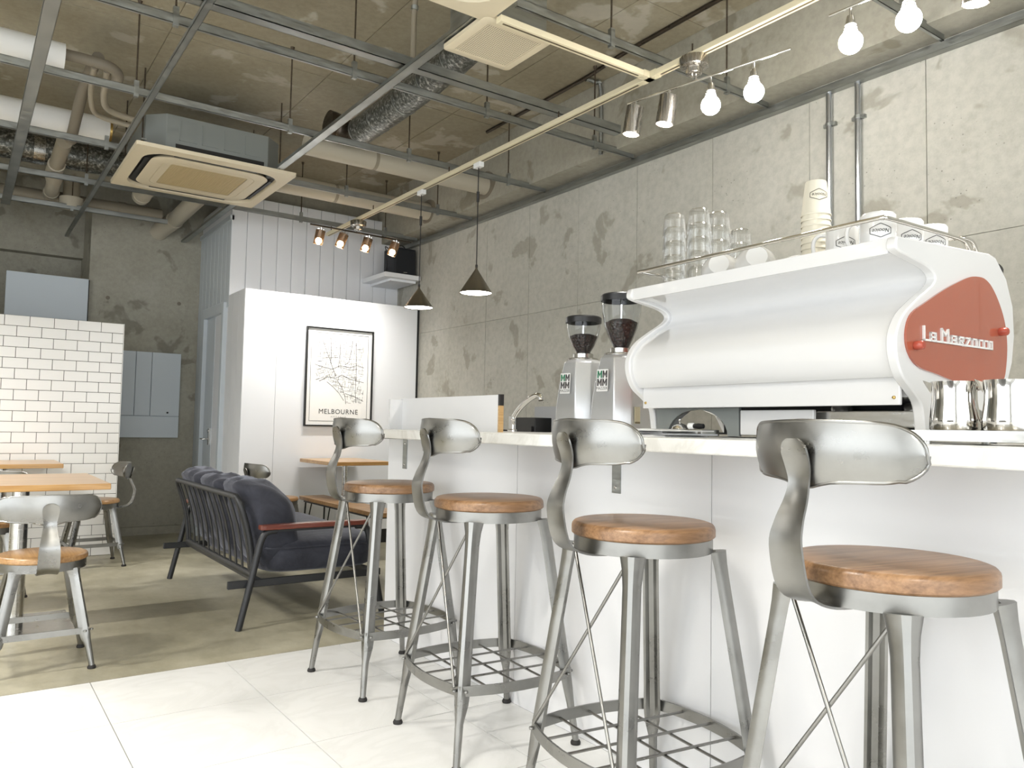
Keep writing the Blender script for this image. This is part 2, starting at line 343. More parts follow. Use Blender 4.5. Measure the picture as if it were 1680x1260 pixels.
# ---------------------------------------------------------------- tiled partition
YT = 6.50; XTR = 1.004
wt = struct(BX(-1.6, XTR, YT+.004, YT+.12, 0, 1.722).build('wall_tiled', 'grout_dark'))
BX(XTR-.002, XTR+.002, YT-.004, YT+.12, 0, 1.722).build('end_trim', 'subway_glaze', wt)
RH = 1.722/23; TW = .1515; cache = {}
for r in range(23):
    z1 = 1.722-r*RH; x1 = XTR-.002; first = True
    while x1 > -.55:
        w = TW/2 if (first and r % 2) else TW
        first = False
        key = round(w, 4)
        if key not in cache:
            o = BX(.0016, w-.0016, 0, .010, .0016, RH-.0016).build('wall_tile', 'subway_glaze', wt, bevel=.0012, seg=1); cache[key] = o
        else:
            o = cache[key].copy(); COL.objects.link(o); o.parent = wt
        o.location = (x1-w, YT-.004+random.uniform(-.0006, .0006), z1-RH)
        x1 -= w
struct(BX(-1.6, -.53, YT-.004, YT+.006, 0, 1.722).build('wall_tile_field', 'subway_glaze', wt))
# white boards fixed over old openings
b1 = thing('blank_board', (0,0,0), 'plain pale blue-white board standing above the tiled partition', 'board')
BX(.275, .862, 7.44, 7.475, 1.60, 2.182).build('sheet', 'white_board', b1, bevel=.003)
BX(.05, .262, 7.455, 7.475, 1.55, 1.80).build('side_strip', 'ac_cream', b1)
BX(.858, .872, 7.47, 7.53, 1.5, 2.18).build('edge_shade_strip', 'toe_black', b1)  # black strip stands in for the shade between board and column
b2 = thing('plank_shutter', (0,0,0), 'pale blue-white planked shutter with knob fixed on the concrete column', 'shutter')
BX(1.13, 1.627, YW-.03, YW, .848, 1.60).build('backing', 'white_board', b2)
for (x0, x1) in ((.99, 1.256), (1.26, 1.385), (1.389, 1.627)): BX(x0, x1, YW-.05, YW-.03, 1.04, 1.60).build('plank', 'white_board', b2, bevel=.002, seg=1)
BX(.99, 1.627, YW-.05, YW-.03, .848, 1.036).build('plank', 'white_board', b2, bevel=.002, seg=1)
MB().lathe([(0, 0), (.008, 0), (.008, .012), (0, .014)], 12, m=Matrix.Translation((1.53, YW-.05, 1.07)) @ Matrix.Rotation(math.radians(90), 4, 'X')).build('knob', 'black_metal', b2)
# ================================================================== bar stools and chairs
def leg_rings(foot, top, wlist):
    """pressed-steel angle leg: rounded outer corner, wide above, necked to a round foot"""
    foot = Vector(foot); top = Vector(top); ax = (top-foot).normalized()
    out = Vector((foot.x, foot.y, 0)).normalized(); out = (out-ax*out.dot(ax)).normalized(); tan = ax.cross(out)
    rings = []
    for (t, w, d) in wlist:
        c = foot+(top-foot)*t
        prof = [(-1, -.75), (-.95, -.2), (-.62, .45), (-.25, .88), (.25, .88), (.62, .45), (.95, -.2), (1, -.75), (.72, -.80), (.30, -.25), (-.30, -.25), (-.72, -.80)]
        if w < .014: prof = [(math.cos(a), math.sin(a)) for a in [math.radians(215-30*k) for k in range(12)]]
        rings.append([c+tan*(u*w)+out*(v*d) for u, v in prof])
    return rings
def make_seat(name, label, cat, zs, fh, th, rs, zr, grid, wood, thick=.034, backz=.254, wscale=1.0, group=None):
    t = thing(name, (0,0,0), label, cat, group)
    MB().lathe([(0, zs), (rs*.93, zs), (rs*.968, zs-.0025), (rs*.992, zs-.008), (rs, zs-.014), (rs, zs-thick+.004), (rs*.975, zs-thick), (0, zs-thick)], 40).build('seat', wood, t, 40)
    zb = zs-thick
    MB().lathe([(rs*.955, zb+.001), (rs*.965, zb-.001), (rs*.965, zb-.034), (rs*.93, zb-.034), (rs*.93, zb+.001), (rs*.955, zb+.001)], 40).build('seat_ring', 'stool_steel', t, 35)
    lt = zb-.030
    for sx in (-1, 1):
        for sy in (-1, 1):
            f = (sx*fh, sy*fh, .012); tp = (sx*th, sy*th, lt)
            hh = lt-.012; k = (zr-.012)/hh
            W_ = [(0, .0105, .0105), (k*.55, .0125, .0125), (k*.80, .021*wscale, .016), (k, .0235*wscale, .018), (k*1.25, .0225*wscale, .018), (.90, .022*wscale, .018), (.955, .025*wscale, .019), (1, .031*wscale, .022)]
            lg = MB().loft(leg_rings(f, tp, W_)).build('leg', 'stool_steel', t, 40)
            MB().lathe([(0, 0), (.0155, 0), (.0165, .006), (.013, .013), (.0, .014)], 14, (sx*fh, sy*fh, 0)).build('rubber_foot', 'rubber', lg, 40)
            kx = sx*(fh+(th-fh)*k); ky = sy*(fh+(th-fh)*k)
            for q in (0, 1):
                d = Vector((sx*.022, -sy*.004, 0)) if q else Vector((-sx*.004, sy*.022, 0))
                MB().lathe([(0, -.004), (.006, -.003), (.007, 0), (.006, .003), (0, .004)], 8, (kx+d.x, ky+d.y, zr)).build('rivet', 'stool_steel', lg, 60)
    k = (zr-.012)/(lt-.012); h = fh+(th-fh)*k+.010
    # bowed flat bars between the legs
    bow = .035 if grid else .0
    def edge(sd):
        pts = []
        for i in range(9):
            s = -1+2*i/8; o = h+bow*(1-s*s); pts.append((s*h, o))
        ang = [0, 90, 180, 270][sd]; c, s_ = math.cos(math.radians(ang)), math.sin(math.radians(ang))
        return [(x*c-y*s_, x*s_+y*c) for x, y in pts]
    bh = .015 if grid else .012
    for sd in range(4):
        if not grid and sd == 3: pass
        P = edge(sd); rings = []
        for (x, y) in P:
            r = math.hypot(x, y); n_ = Vector((x, y, 0)).normalized() if bow else Vector([(0,1,0),(-1,0,0),(0,-1,0),(1,0,0)][sd])
            rings.append([(x-n_.x*.004, y-n_.y*.004, zr-bh), (x+n_.x*.002, y+n_.y*.002, zr-bh), (x+n_.x*.002, y+n_.y*.002, zr+bh), (x-n_.x*.004, y-n_.y*.004, zr+bh)])
        MB().loft(rings).build('footrest_bar', 'stool_steel', t, 35)
    if grid:
        for q in (-.5, 0, .5):
            e = h+bow*(1-q*q)-.004
            MB().rod((q*h, -e, zr-.004), (q*h, e, zr-.004), .0038, 6).build('grid_rod', 'stool_steel', t, 60)
            MB().rod((-e, q*h, zr+.003), (e, q*h, zr+.003), .0038, 6).build('grid_rod', 'stool_steel', t, 60)
        a = th+.006; g = h*.93
        MB().rod((-a*.9, -a+.02, lt), (-h-bow*.2, g, zr+.01), .0042, 8).build('cross_brace', 'stool_steel', t, 60)
        MB().rod((-a*.9-.006, a-.02, lt), (-h-bow*.2-.006, -g, zr+.01), .0042, 8).build('cross_brace', 'stool_steel', t, 60)
    # back strip : flat steel that leaves from below the seat, sweeps out and up
    B = backz
    path = [(-.02, zb-.036, .034), (-.10, zb-.036, .034), (-.165, zb-.030, .036), (-.213, zb-.004, .038), (-.232, zs+.038, .037), (-.225, zs+.082, .032), (-.208, zs+.125, .026), (-.200, zs+.160, .023), (-.203, zs+.190, .027), (-.211, zs+.218, .029), (-.215, zs+.236, .024), (-.217, zs+.246, .012)]
    kz = (B+.0)/.280
    path = [(x-.026*min(1, max(0, (-x-.08)/.08)), zs+(z-zs)*kz if z > zs else z, w) for x, z, w in path]
    cv = bez([(x, w, z) for x, z, w in path], 5); rings = []
    for i, p in enumerate(cv):
        a = cv[max(i-1, 0)]; b_ = cv[min(i+1, len(cv)-1)]; d = Vector((b_.x-a.x, 0, b_.z-a.z)).normalized(); nrm = Vector((-d.z, 0, d.x))
        w = p.y; c = Vector((p.x, 0, p.z)); th_ = .0022
        up = 0.004  # slight hollow of the pressed strip
        rings.append([c+Vector((0, w*s_, 0))+nrm*(th_*sg+up*(abs(s_)**2)) for sg, ss in ((-1, (-1, -.5, 0, .5, 1)), (1, (1, .5, 0, -.5, -1))) for s_ in ss])
    MB().loft(rings).build('back_strip', 'stool_steel', t, 50)
    # curved back plate
    zt = zs+B; NU, NV = 36, 9; R = .262; hw = .207
    def plate(u, v):   # u in -1..1 along, v 0..1 up
        au = abs(u)
        end = math.sqrt(max(0, 1-max(0, (au-.62)/.38)**2.3))
        top = -.0035*au; mid = -.050-.002*au; half = .050*end
        low_dip = .013*math.exp(-(u/.18)**2)
        z = zt+mid-half + (2*half)*v - (low_dip*(1-v)) + top
        z += .004*(1-v)*math.cos(u*math.pi)*(-1) if au < .8 else 0
        s = u*hw; ang = s/R
        bul = .008*(math.sin(v*math.pi))
        x = -.222 + R*(1-math.cos(ang)) - .02*(1-v)*0 - bul + .012*(v-.5)*-.6
        y = R*math.sin(ang)
        return Vector((x, y, z))
    us = [math.copysign(1-(1-abs(q))**1.6, q) for q in [-1+2*i/NU for i in range(NU+1)]]
    f_ = [[plate(us[i], j/NV) for j in range(NV+1)] for i in range(NU+1)]
    mb = MB(); vs = [p for r in f_ for p in r]; nn = len(vs); vs += [p+Vector((.004, 0, 0)) for p in vs]; fs = []; K = NV+1
    for i in range(NU):
        for j in range(NV):
            a = i*K+j; fs.append((a, a+K, a+K+1, a+1)); fs.append((a+nn, a+1+nn, a+K+1+nn, a+K+nn))
    for i in range(NU):
        for j in (0, NV): a = i*K+j; b_ = a+K; fs.append((a, b_, b_+nn, a+nn))
    for j in range(NV):
        for i in (0, NU): a = i*K+j; b_ = a+1; fs.append((a, b_, b_+nn, a+nn))
    bp = mb.add(vs, fs).build('back_plate', 'stool_steel', t, 50)
    rim = [plate(u, 1) for u in us]+[plate(-u, 0) for u in us[1:-1]]
    MB().tube([p+Vector((.002, 0, 0)) for p in rim], .0035, 6, closed=True).build('rolled_edge', 'stool_steel', bp, 60)
    return t
bar_proto = make_seat('bar_stool', 'x', 'bar stool', .768, .213, .132, .181, .222, True, 'seat_wood', group='steel bar stools along the white bar')
SL = ['steel bar stool with wooden seat before the espresso machine, nearest the milk jugs',
      'steel bar stool with wooden seat standing before the coffee grinders',
      'steel bar stool with wooden seat before the sink tap, second from the sofa',
      'steel bar stool with wooden seat at the bar end, standing beside the sofa']
for k, (x, y, a) in enumerate(((1.440, .797, -9), (1.442, 1.445, -7), (1.456, 2.172, -4), (1.447, 2.885, 4))):
    o = bar_proto if k == 0 else copy_tree(bar_proto)
    o.location = (x, y, 0); o.rotation_euler = (0, 0, math.radians(a)); o['label'] = SL[k]
ch = make_seat('dining_chair', 'x', 'chair', .45, .175, .105, .165, .150, False, 'chair_wood', thick=.026, backz=.250, wscale=.95, group='low steel chairs with round wooden seats')
CL = [('low steel chair with round wooden seat, its back to the white floor tiles', .318, 3.755, 90),
      ('low steel chair with wooden seat beside the right end of the tiled partition', .80, 6.10, 183),
      ('low steel chair with wooden seat between the two long wooden tables', .16, 5.02, 262),
      ('low steel chair with wooden seat beyond the sofa beside the poster wall', 1.965, 5.78, 8)]
for k, (lb, x, y, a) in enumerate(CL):
    o = ch if k == 0 else copy_tree(ch)
    o.location = (x, y, 0); o.rotation_euler = (0, 0, math.radians(a)); o['label'] = lb
# ================================================================== tables, sofa, poster
def table(name, label, x0, x1, y0, y1, z, plate, colr=.038, pl=.24, group=None):
    cx, cy = (x0+x1)/2, (y0+y1)/2
    t = thing(name, (cx, cy, 0), label, 'table', group)
    hx, hy = (x1-x0)/2, (y1-y0)/2
    BX(-hx, hx, -hy, hy, z-.028, z).build('table_top', 'table_wood', t, bevel=.003)
    MB().lathe([(0, .012), (colr, .012), (colr, z-.034), (0, z-.034)], 24).build('pedestal', 'stainless', t, 40)
    BX(-.14, .14, -.14, .14, z-.036, z-.028).build('top_plate', 'black_metal', t)
    BX(-pl, pl, -pl, pl, .0, .014).build('base_plate', plate, t, bevel=.004)
    return t
table('dining_table', 'wooden pedestal table nearest the white floor tiles, steel base plate', -.06, .60, 4.03, 4.84, .705, 'stainless')
table('dining_table', 'wooden pedestal table pushed up against the white tiled partition', -.07, .588, 5.87, 6.47, .705, 'stainless')
table('cafe_table', 'small square wooden table in front of the map poster wall', 2.24, 2.72, 5.39, 6.05, .722, 'black_metal', .022, .11)
bt = thing('low_bench', (2.27, 5.17, 0), 'low wooden bench with thin black legs beyond the sofa', 'bench')
for k in range(2): BX(-.10+k*.10+.001, k*.10-.001, -.68, .68, .418, .446).build('plank', 'chair_wood', bt, bevel=.002, seg=1)
BX(-.085, .085, -.62, .62, .404, .418).build('under_frame', 'black_metal', bt)
for sx in (-1, 1):
    for sy in (-1, 1):
        MB().tube([(sx*.075, sy*.60, .41), (sx*.085, sy*.64, 0)], .007, 8).tube([(sx*.075, sy*.48, .41), (sx*.085, sy*.64, .01)], .005, 8).build('hairpin_leg', 'black_metal', bt, 60)
# ---------------------------------------------------------------- sofa
sf = thing('sofa', (0,0,0), 'dark grey velvet sofa with black slatted metal frame and red-brown armrests', 'sofa')
Y0, Y1 = 3.85, 5.33
def tang(a, b, w=.016, d=.013): return MB().tube([a, b], .016, 10)
for y in (Y0, Y1):
    MB().tube(bez([(1.150, y, 0), (1.205, y, .24), (1.245, y, .42), (1.275, y, .462), (1.32, y, .468)], 4), .0165, 10).build('back_leg', 'black_metal', sf, 60)
    MB().tube(bez([(1.905, y, 0), (1.86, y, .22), (1.815, y, .42), (1.79, y, .462), (1.74, y, .468)], 4), .0165, 10).build('front_leg', 'black_metal', sf, 60)
    BX(1.10, 1.90, y+(.018 if y == Y0 else -.040), y+(.040 if y == Y0 else -.018), .196, .232).build('side_rail', 'black_metal', sf, bevel=.003)
    BX(1.27, 1.79, y-.012, y+.012, .462, .474).build('arm_support', 'black_metal', sf)
    ar = MB(); prof = []
    for i, x in enumerate((1.235, 1.26, 1.5, 1.75, 1.80)):
        w = .028 if 0 < i < 4 else .024
        prof.append([(x, y-w, .474), (x, y+w, .474), (x, y+w, .498+(.002 if i == 2 else 0)), (x, y-w, .498+(.002 if i == 2 else 0))])
    ar.loft(prof).build('armrest', 'arm_wood', sf, bevel=.005)
BX(1.23, 1.26, Y0+.03, Y1-.03, .215, .235).build('rear_rail', 'black_metal', sf); BX(1.84, 1.87, Y0+.03, Y1-.03, .200, .230).build('front_rail', 'black_metal', sf)
ya, yb = Y0+.085, Y1-.085
def bp(y, s): return (1.235-.085*s+.018*math.sin(s*3.14), y, .245+.385*s)      # point on the raked back, s = 0..1
loop = [bp(ya, 0), bp(ya, .3), bp(ya, .6), bp(ya, .88), (bp(0, .97)[0], ya+.02, bp(0, .97)[2]), (bp(0, 1)[0], ya+.06, bp(0, 1)[2])]
loop += [(bp(0, 1)[0], y, bp(0, 1)[2]) for y in (ya+.3, (ya+yb)/2, yb-.3)]
loop += [(bp(0, 1)[0], yb-.06, bp(0, 1)[2]), (bp(0, .97)[0], yb-.02, bp(0, .97)[2]), bp(yb, .88), bp(yb, .6), bp(yb, .3), bp(yb, 0)]
MB().tube(bez(loop, 3), .0155, 10).build('back_frame', 'black_metal', sf, 60)
MB().tube([bp(ya, 0), bp(yb, 0)], .0165, 10).build('back_rail', 'black_metal', sf, 60)
for k in range(12):
    y = ya+(yb-ya)*(k+.5)/12
    rr = [bp(y, s) for s in (0, .2, .4, .6, .8, 1)]
    MB().loft([[(p[0]-.003, y-.014, p[2]), (p[0]+.003, y-.014, p[2]), (p[0]+.003, y+.014, p[2]), (p[0]-.003, y+.014, p[2])] for p in rr]).build('back_slat', 'black_metal', sf, 50)
def pillow(c, h, ex, n=26, m_=16, sag=None, lump=0, seed=0):
    """soft block: superellipsoid with creases"""
    rnd = random.Random(seed); ph = [rnd.uniform(0, 6.28) for _ in range(6)]
    def sp(v, e): return math.copysign(abs(v)**e, v)
    vs = []; fs = []
    for i in range(m_+1):
        a = -math.pi/2+math.pi*i/m_
        for j in range(n):
            b_ = 2*math.pi*j/n
            x = sp(math.cos(a), ex)*sp(math.cos(b_), ex); y = sp(math.cos(a), ex)*sp(math.sin(b_), ex); z = sp(math.sin(a), ex)
            k = 1+lump*(math.sin(5*y*3+ph[0])*math.sin(4*z+ph[1])+.6*math.sin(9*y+ph[2]+3*x)+.5*math.sin(7*z+5*y+ph[3]))
            p = Vector((x*h[0]*k, y*h[1]*(1+.4*(k-1)), z*h[2]*k))
            if sag: p = sag(p)
            vs.append(p+Vector(c))
    for i in range(m_):
        for j in range(n): fs.append((i*n+j, i*n+(j+1) % n, (i+1)*n+(j+1) % n, (i+1)*n+j))
    return MB().add(vs, fs)
def lean(p):  # back cushion leans on the raked frame and flops over its top rail
    return Vector((p.x-.22*p.z+(-.05 if p.z > .12 else 0)*min(1, (p.z-.12)/.08), p.y, p.z))
for k in range(3):
    yc = ya+(yb-ya)*(k+.5)/3
    c_ = pillow((1.350, yc, .478-.008*(k == 1)), (.135, (yb-ya)/6+.030, .232), .62, 36, 22, lean, .035, 3+k).build('back_cushion', 'velvet', sf, 80)
c_ = pillow((1.60, (Y0+Y1)/2, .325), (.315, (Y1-Y0)/2-.035, .098), .34, 44, 16, None, .012, 9).build('seat_cushion', 'velvet', sf, 80)
MB().tube([(1.60+.312*a, (Y0+Y1)/2+((Y1-Y0)/2-.037)*b_, .372) for a, b_ in rrect(-1, 1, -1, 1, .12, 4)], .005, 6, closed=True).build('piping', 'velvet', c_, 60)
# ---------------------------------------------------------------- framed map poster
PX0, PX1, PZ0, PZ1 = 2.263, 2.848, .978, 1.782
YF = YP-.006
ps = thing('framed_poster', (2.555, YP, 0), 'black-framed city map print lettered MELBOURNE on the white panel wall', 'poster'); ps.location = (0, 0, 0)
fw = .012
fr = MB()
for (a, b_, c0, c1) in ((PX0, PX1, PZ1-fw, PZ1), (PX0, PX1, PZ0, PZ0+fw), (PX0, PX0+fw, PZ0+fw, PZ1-fw), (PX1-fw, PX1, PZ0+fw, PZ1-fw)):
    BX(a, b_, YP-.026, YP-.002, c0, c1).build('frame_rail', 'frame_black', ps)
sh = BX(PX0+fw, PX1-fw, YP-.012, YP-.004, PZ0+fw, PZ1-fw).build('print_sheet', 'paper', ps)
yk = YP-.0128
bd = MB(); bx0, bx1, bz0, bz1 = PX0+.042, PX1-.042, PZ0+.042, PZ1-.042
for (a, b_, c0, c1) in ((bx0, bx1, bz1-.003, bz1), (bx0, bx1, bz0, bz0+.003), (bx0, bx0+.003, bz0, bz1), (bx1-.003, bx1, bz0, bz1)): bd.box(a, b_, yk-.0003, yk, c0, c1)
bd.build('border_line', 'ink', sh)
mx0, mx1, mz0, mz1 = bx0+.035, bx1-.035, 1.165, bz1-.035
rnd = random.Random(11)
def water(u, v):   # bay in the lower left of the map; u right, v up in 0..1
    shore = [(0, .33), (.12, .33), (.25, .325), (.38, .25), (.5, .16), (.60, .05), (.64, 0)]
    for (a, b_), (c0, d0) in zip(shore, shore[1:]):
        if a <= u <= c0: return v < b_+(d0-b_)*(u-a)/(c0-a)
    return False
streets = MB(); roads = MB()
def seg(mb, u0, v0, u1, v1, w):
    x0, z0, x1, z1 = mx0+(mx1-mx0)*u0, mz0+(mz1-mz0)*v0, mx0+(mx1-mx0)*u1, mz0+(mz1-mz0)*v1
    d = Vector((x1-x0, 0, z1-z0)); L = d.length
    if L < 1e-5: return
    n_ = Vector((-d.z, 0, d.x))/L*w/2
    mb.add([(x0-n_.x, yk-.0002, z0-n_.z), (x1-n_.x, yk-.0002, z1-n_.z), (x1+n_.x, yk-.0002, z1+n_.z), (x0+n_.x, yk-.0002, z0+n_.z)], [(0, 1, 2, 3)])
for k in range(620):
    u, v = rnd.random(), rnd.random()
    if water(u, v): continue
    ang = (.06 if v > .5 else -.12)+(.5 if u < .35 and v < .5 else 0)
    if rnd.random() < .5: ang += math.pi/2
    L = rnd.uniform(.03, .13); u1, v1 = u+L*math.cos(ang), v+L*.75*math.sin(ang)
    if not (0 <= u1 <= 1 and 0 <= v1 <= 1) or water(u1, v1): continue
    seg(streets, u, v, u1, v1, .0017)
for path in ([(.30, 1), (.32, .8), (.31, .62), (.38, .5), (.42, .42)], [(.12, 1), (.22, .8), (.33, .6)], [(.75, .98), (.72, .8), (.68, .64), (.6, .6)], [(0, .58), (.2, .54), (.35, .52), (.5, .58), (.7, .56), (.85, .6), (1, .57)],
             [(.1, .33), (.25, .40), (.42, .385), (.55, .44), (.72, .38), (1, .34)], [(.62, .16), (.8, .12), (1, .05)], [(.25, .325), (.38, .25), (.5, .16), (.60, .05)], [(.45, .36), (.55, .25), (.62, .12), (.64, 0)], [(.5, .98), (.5, .75), (.47, .55)], [(.82, .95), (.84, .6), (.83, .2), (.85, .02)]):
    for (a, b_), (c0, d0) in zip(path, path[1:]): seg(roads, a, b_, c0, d0, .0030)
streets.build('street_lines', 'ink_grey', sh); roads.build('road_lines', 'ink', sh)
pf = lambda cx, cz: (lambda u, v, w: (cx+u, yk-.0003-w*.2, cz+v))
text('MELBOURNE', .055, 'ink', 'title_lettering', sh, pf(2.555, 1.098), .0004, space=1.12)
text('AUSTRALIA', .015, 'ink_grey', 'subtitle_lettering', sh, pf(2.555, 1.058), .0004, space=1.9)
MB().rod((2.56, YP-.006, PZ1), (2.56, YP-.004, 2.03), .0016, 6).rod((2.575, YP-.006, PZ1), (2.575, YP-.004, 2.03), .0016, 6).build('hanging_wire', 'skirting', ps)
# ================================================================== bar
XB, CZ = 1.70, .98
br = thing('bar_counter_base', (XB, 0, 0), 'white laminate bar front panels under the pale stone countertop', 'bar front'); br.location = (0,0,0)
sy = [3.41, 2.352, 1.44, .53, -.38, -1.3]
for a, b_ in zip(sy, sy[1:]): BX(XB, XB+.018, b_+.0012, a-.0012, 0, .9415).build('front_panel', 'white_laminate', br)
BX(XB+.018, 2.66, 3.385, 3.41, 0, .9415).build('end_panel', 'white_laminate', br); BX(XB+.018, 2.66, -1.3, 3.385, 0, .05).build('plinth', 'white_laminate', br)
BX(2.64, 2.66, -1.3, 3.385, .05, .9415).build('rear_panel', 'white_laminate', br)
BL = {3.238: 'grey steel bracket under the countertop at the screen end', 1.818: 'grey steel bracket under the countertop below the grinders', .42: 'grey steel bracket under the countertop below the milk jug tray', -.6: 'grey steel bracket under the countertop at the far street end'}
for y in (3.238, 1.818, .42, -.6):
    bk = thing('counter_bracket', (0,0,0), BL[y], 'bracket', 'brackets under the countertop'); MB().box(XB-.004, XB, y-.019, y+.019, .80, .940).build('bracket_leg', 'galvanised', bk)
    BX(XB-.16, XB-.004, y-.019, y+.019, .9365, .9405).build('bracket_arm', 'galvanised', bk)
    for z in (.818, .915): MB().lathe([(0, 0), (.006, 0), (.005, .003), (0, .004)], 10, m=Matrix.Translation((XB-.004, y, z)) @ Matrix.Rotation(math.radians(-90), 4, 'Y')).build('screw', 'stainless', bk)
ct = tag(BX(1.50, 2.72, -1.3, 3.44, .942, CZ).build('countertop', 'counter_stone', bevel=.004), 'long pale marbled stone countertop of the bar', 'countertop')
# ---------------------------------------------------------------- espresso machine
em = thing('espresso_machine', (0,0,0), 'white espresso machine with curved body and red side panels lettered La Marzocco', 'espresso machine')
front = [(1.985, 1.512), (1.978, 1.49), (1.99, 1.474), (2.06, 1.462), (2.135, 1.448), (2.166, 1.428), (2.150, 1.402), (2.08, 1.360), (2.015, 1.315), (1.982, 1.27), (1.974, 1.235), (1.980, 1.195), (2.005, 1.150), (2.052, 1.115), (2.088, 1.085), (2.100, 1.05), (2.108, .992)]
fcv = [(p.x, p.z) for p in bez([(x, 0, z) for x, z in front], 4)]
back = [(2.22, .992), (2.235, 1.04), (2.29, 1.075), (2.37, 1.085), (2.45, 1.06), (2.50, .992), (2.56, .992), (2.55, 1.14), (2.59, 1.22), (2.606, 1.30), (2.600, 1.39), (2.562, 1.47), (2.50, 1.525), (2.46, 1.532)]
outl = fcv+back
MY0, MY1 = 1.075, 2.055
def fxy(u, v, w): return (u, w, v)
for (y0, y1) in ((MY0-.025, MY0+.004), (MY1-.004, MY1+.025)):
    MB().prism(outl, y0, y1, fxy).build('side_cheek', 'machine_white', em, 25, bevel=.005)
def inset(pts, d):
    out = []
    for i, (x, z) in enumerate(pts):
        a = pts[max(i-1, 0)]; b_ = pts[min(i+1, len(pts)-1)]; tx, tz = b_[0]-a[0], b_[1]-a[1]; L = math.hypot(tx, tz) or 1
        out.append((x-tz/L*d, z+tx/L*d))   # toward +x
    return out
ins = inset(fcv, .014)
ins2 = [p for p in ins if p[1] > 1.150]
bodyp = ins2+[(2.075, 1.150), (2.075, 1.100), (2.54, 1.100), (2.585, 1.25), (2.58, 1.39), (2.48, 1.498), (2.0, 1.500)]
MB().prism(bodyp, MY0, MY1, fxy).build('body_shell', 'machine_white', em, 28)
BX(2.040, 2.052, MY0+.004, MY1-.004, 1.078, 1.156).build('lower_strip', 'machine_white', em, bevel=.003)
for y in (MY0+.02, MY1-.02): MB().lathe([(0, 0), (.005, 0), (.004, .004), (0, .005)], 10, m=Matrix.Translation((2.04, y, 1.098)) @ Matrix.Rotation(math.radians(-90), 4, 'Y')).build('screw', 'brass', em)
BX(1.986, 1.998, MY0+.003, MY1-.003, 1.470, 1.512).build('top_fascia', 'machine_white', em, bevel=.002)
tr = BX(1.998, 2.48, MY0+.003, MY1-.003, 1.498, 1.503).build('cup_tray', 'stainless', em)
for k in range(14): BX(2.02+k*.033, 2.028+k*.033, MY0+.01, MY1-.01, 1.503, 1.506).build('tray_bar', 'stainless', em)
# red oval side panel with knobs and lettering
red = [(2.338, 1.452), (2.385, 1.452), (2.43, 1.432), (2.475, 1.385), (2.505, 1.33), (2.515, 1.27), (2.508, 1.21), (2.49, 1.165), (2.44, 1.135), (2.35, 1.135), (2.24, 1.145), (2.13, 1.163), (2.05, 1.175), (2.005, 1.198), (1.982, 1.235), (1.985, 1.28), (2.012, 1.318), (2.08, 1.353), (2.18, 1.40), (2.29, 1.442)]
rcv = [(p.x+.031, p.z) for p in bez([(x, 0, z) for x, z in red+[red[0]]], 4)][:-1]
for yo, yi in ((MY0-.031, MY0-.024), (MY1+.0245, MY1+.0255)):
    rp = MB().prism(rcv, yo, yi, fxy).build('side_panel', 'red_panel', em, 25)
    s_ = -1 if yo < MY0 else 1
    for (x, z) in ((2.052, 1.232), (2.500, 1.305)):
        MB().lathe([(0, 0), (.011, 0), (.012, .004), (.012, .020), (.009, .024), (0, .025)], 16, m=Matrix.Translation((x, yo if s_ < 0 else yi, z)) @ Matrix.Rotation(math.radians(90*(1 if s_ < 0 else -1)), 4, 'X')).build('knob', 'red_knob', rp, 40)
    if s_ < 0:
        # lettering: geometric strokes with a common base line
        LW = .0048; lt = MB(); yl = yo-.006
        L0x, L0z, sx_, sz_ = 2.089, 1.250, .0245, .026
        def st(pts):
            for (a, b_), (c0, d0) in zip(pts, pts[1:]):
                x0, z0, x1, z1 = L0x+a*sx_, L0z+b_*sz_+.0*a, L0x+c0*sx_, L0z+d0*sz_
                d = Vector((x1-x0, 0, z1-z0)); d = d.normalized() if d.length else Vector((1, 0, 0)); e_ = d*LW*.5; n_ = Vector((-d.z, 0, d.x))*LW*.5
                A, B_ = Vector((x0, 0, z0))-e_, Vector((x1, 0, z1))+e_
                lt.add([(q.x, yy, q.z) for yy in (yl, yo) for q in (A-n_, B_-n_, B_+n_, A+n_)], [(0, 1, 2, 3), (7, 6, 5, 4), (0, 4, 5, 1), (1, 5, 6, 2), (2, 6, 7, 3), (3, 7, 4, 0)])
        st([(0, 1.35), (0, 0), (14.6, 0)])                                     # L and the base line
        st([(1.35, 0), (1.35, .8), (2.3, .8), (2.3, 0)]); st([(1.35, .38), (2.3, .38)])   # a
        st([(3.6, 0), (3.6, 1.35), (4.25, .75), (4.9, 1.35), (4.9, 0)])        # M
        st([(5.6, 0), (5.6, .8), (6.55, .8), (6.55, 0)]); st([(5.6, .38), (6.55, .38)])   # a
        st([(7.2, 0), (7.2, .8), (8.1, .8), (8.1, .42), (7.2, .42)]); st([(7.6, .42), (8.1, 0)])   # r
        st([(8.7, .8), (9.5, .8), (8.7, 0)])                                   # z
        st([(10.1, 0), (10.1, .8), (11.0, .8), (11.0, 0)])                     # o
        st([(12.35, .8), (11.6, .8), (11.6, 0)]); st([(13.5, .8), (12.75, .8), (12.75, 0)])      # c c
        st([(13.9, 0), (13.9, .8), (14.6, .8), (14.6, 0)])                     # o
        lt.build('lettering', 'enamel_white', rp)
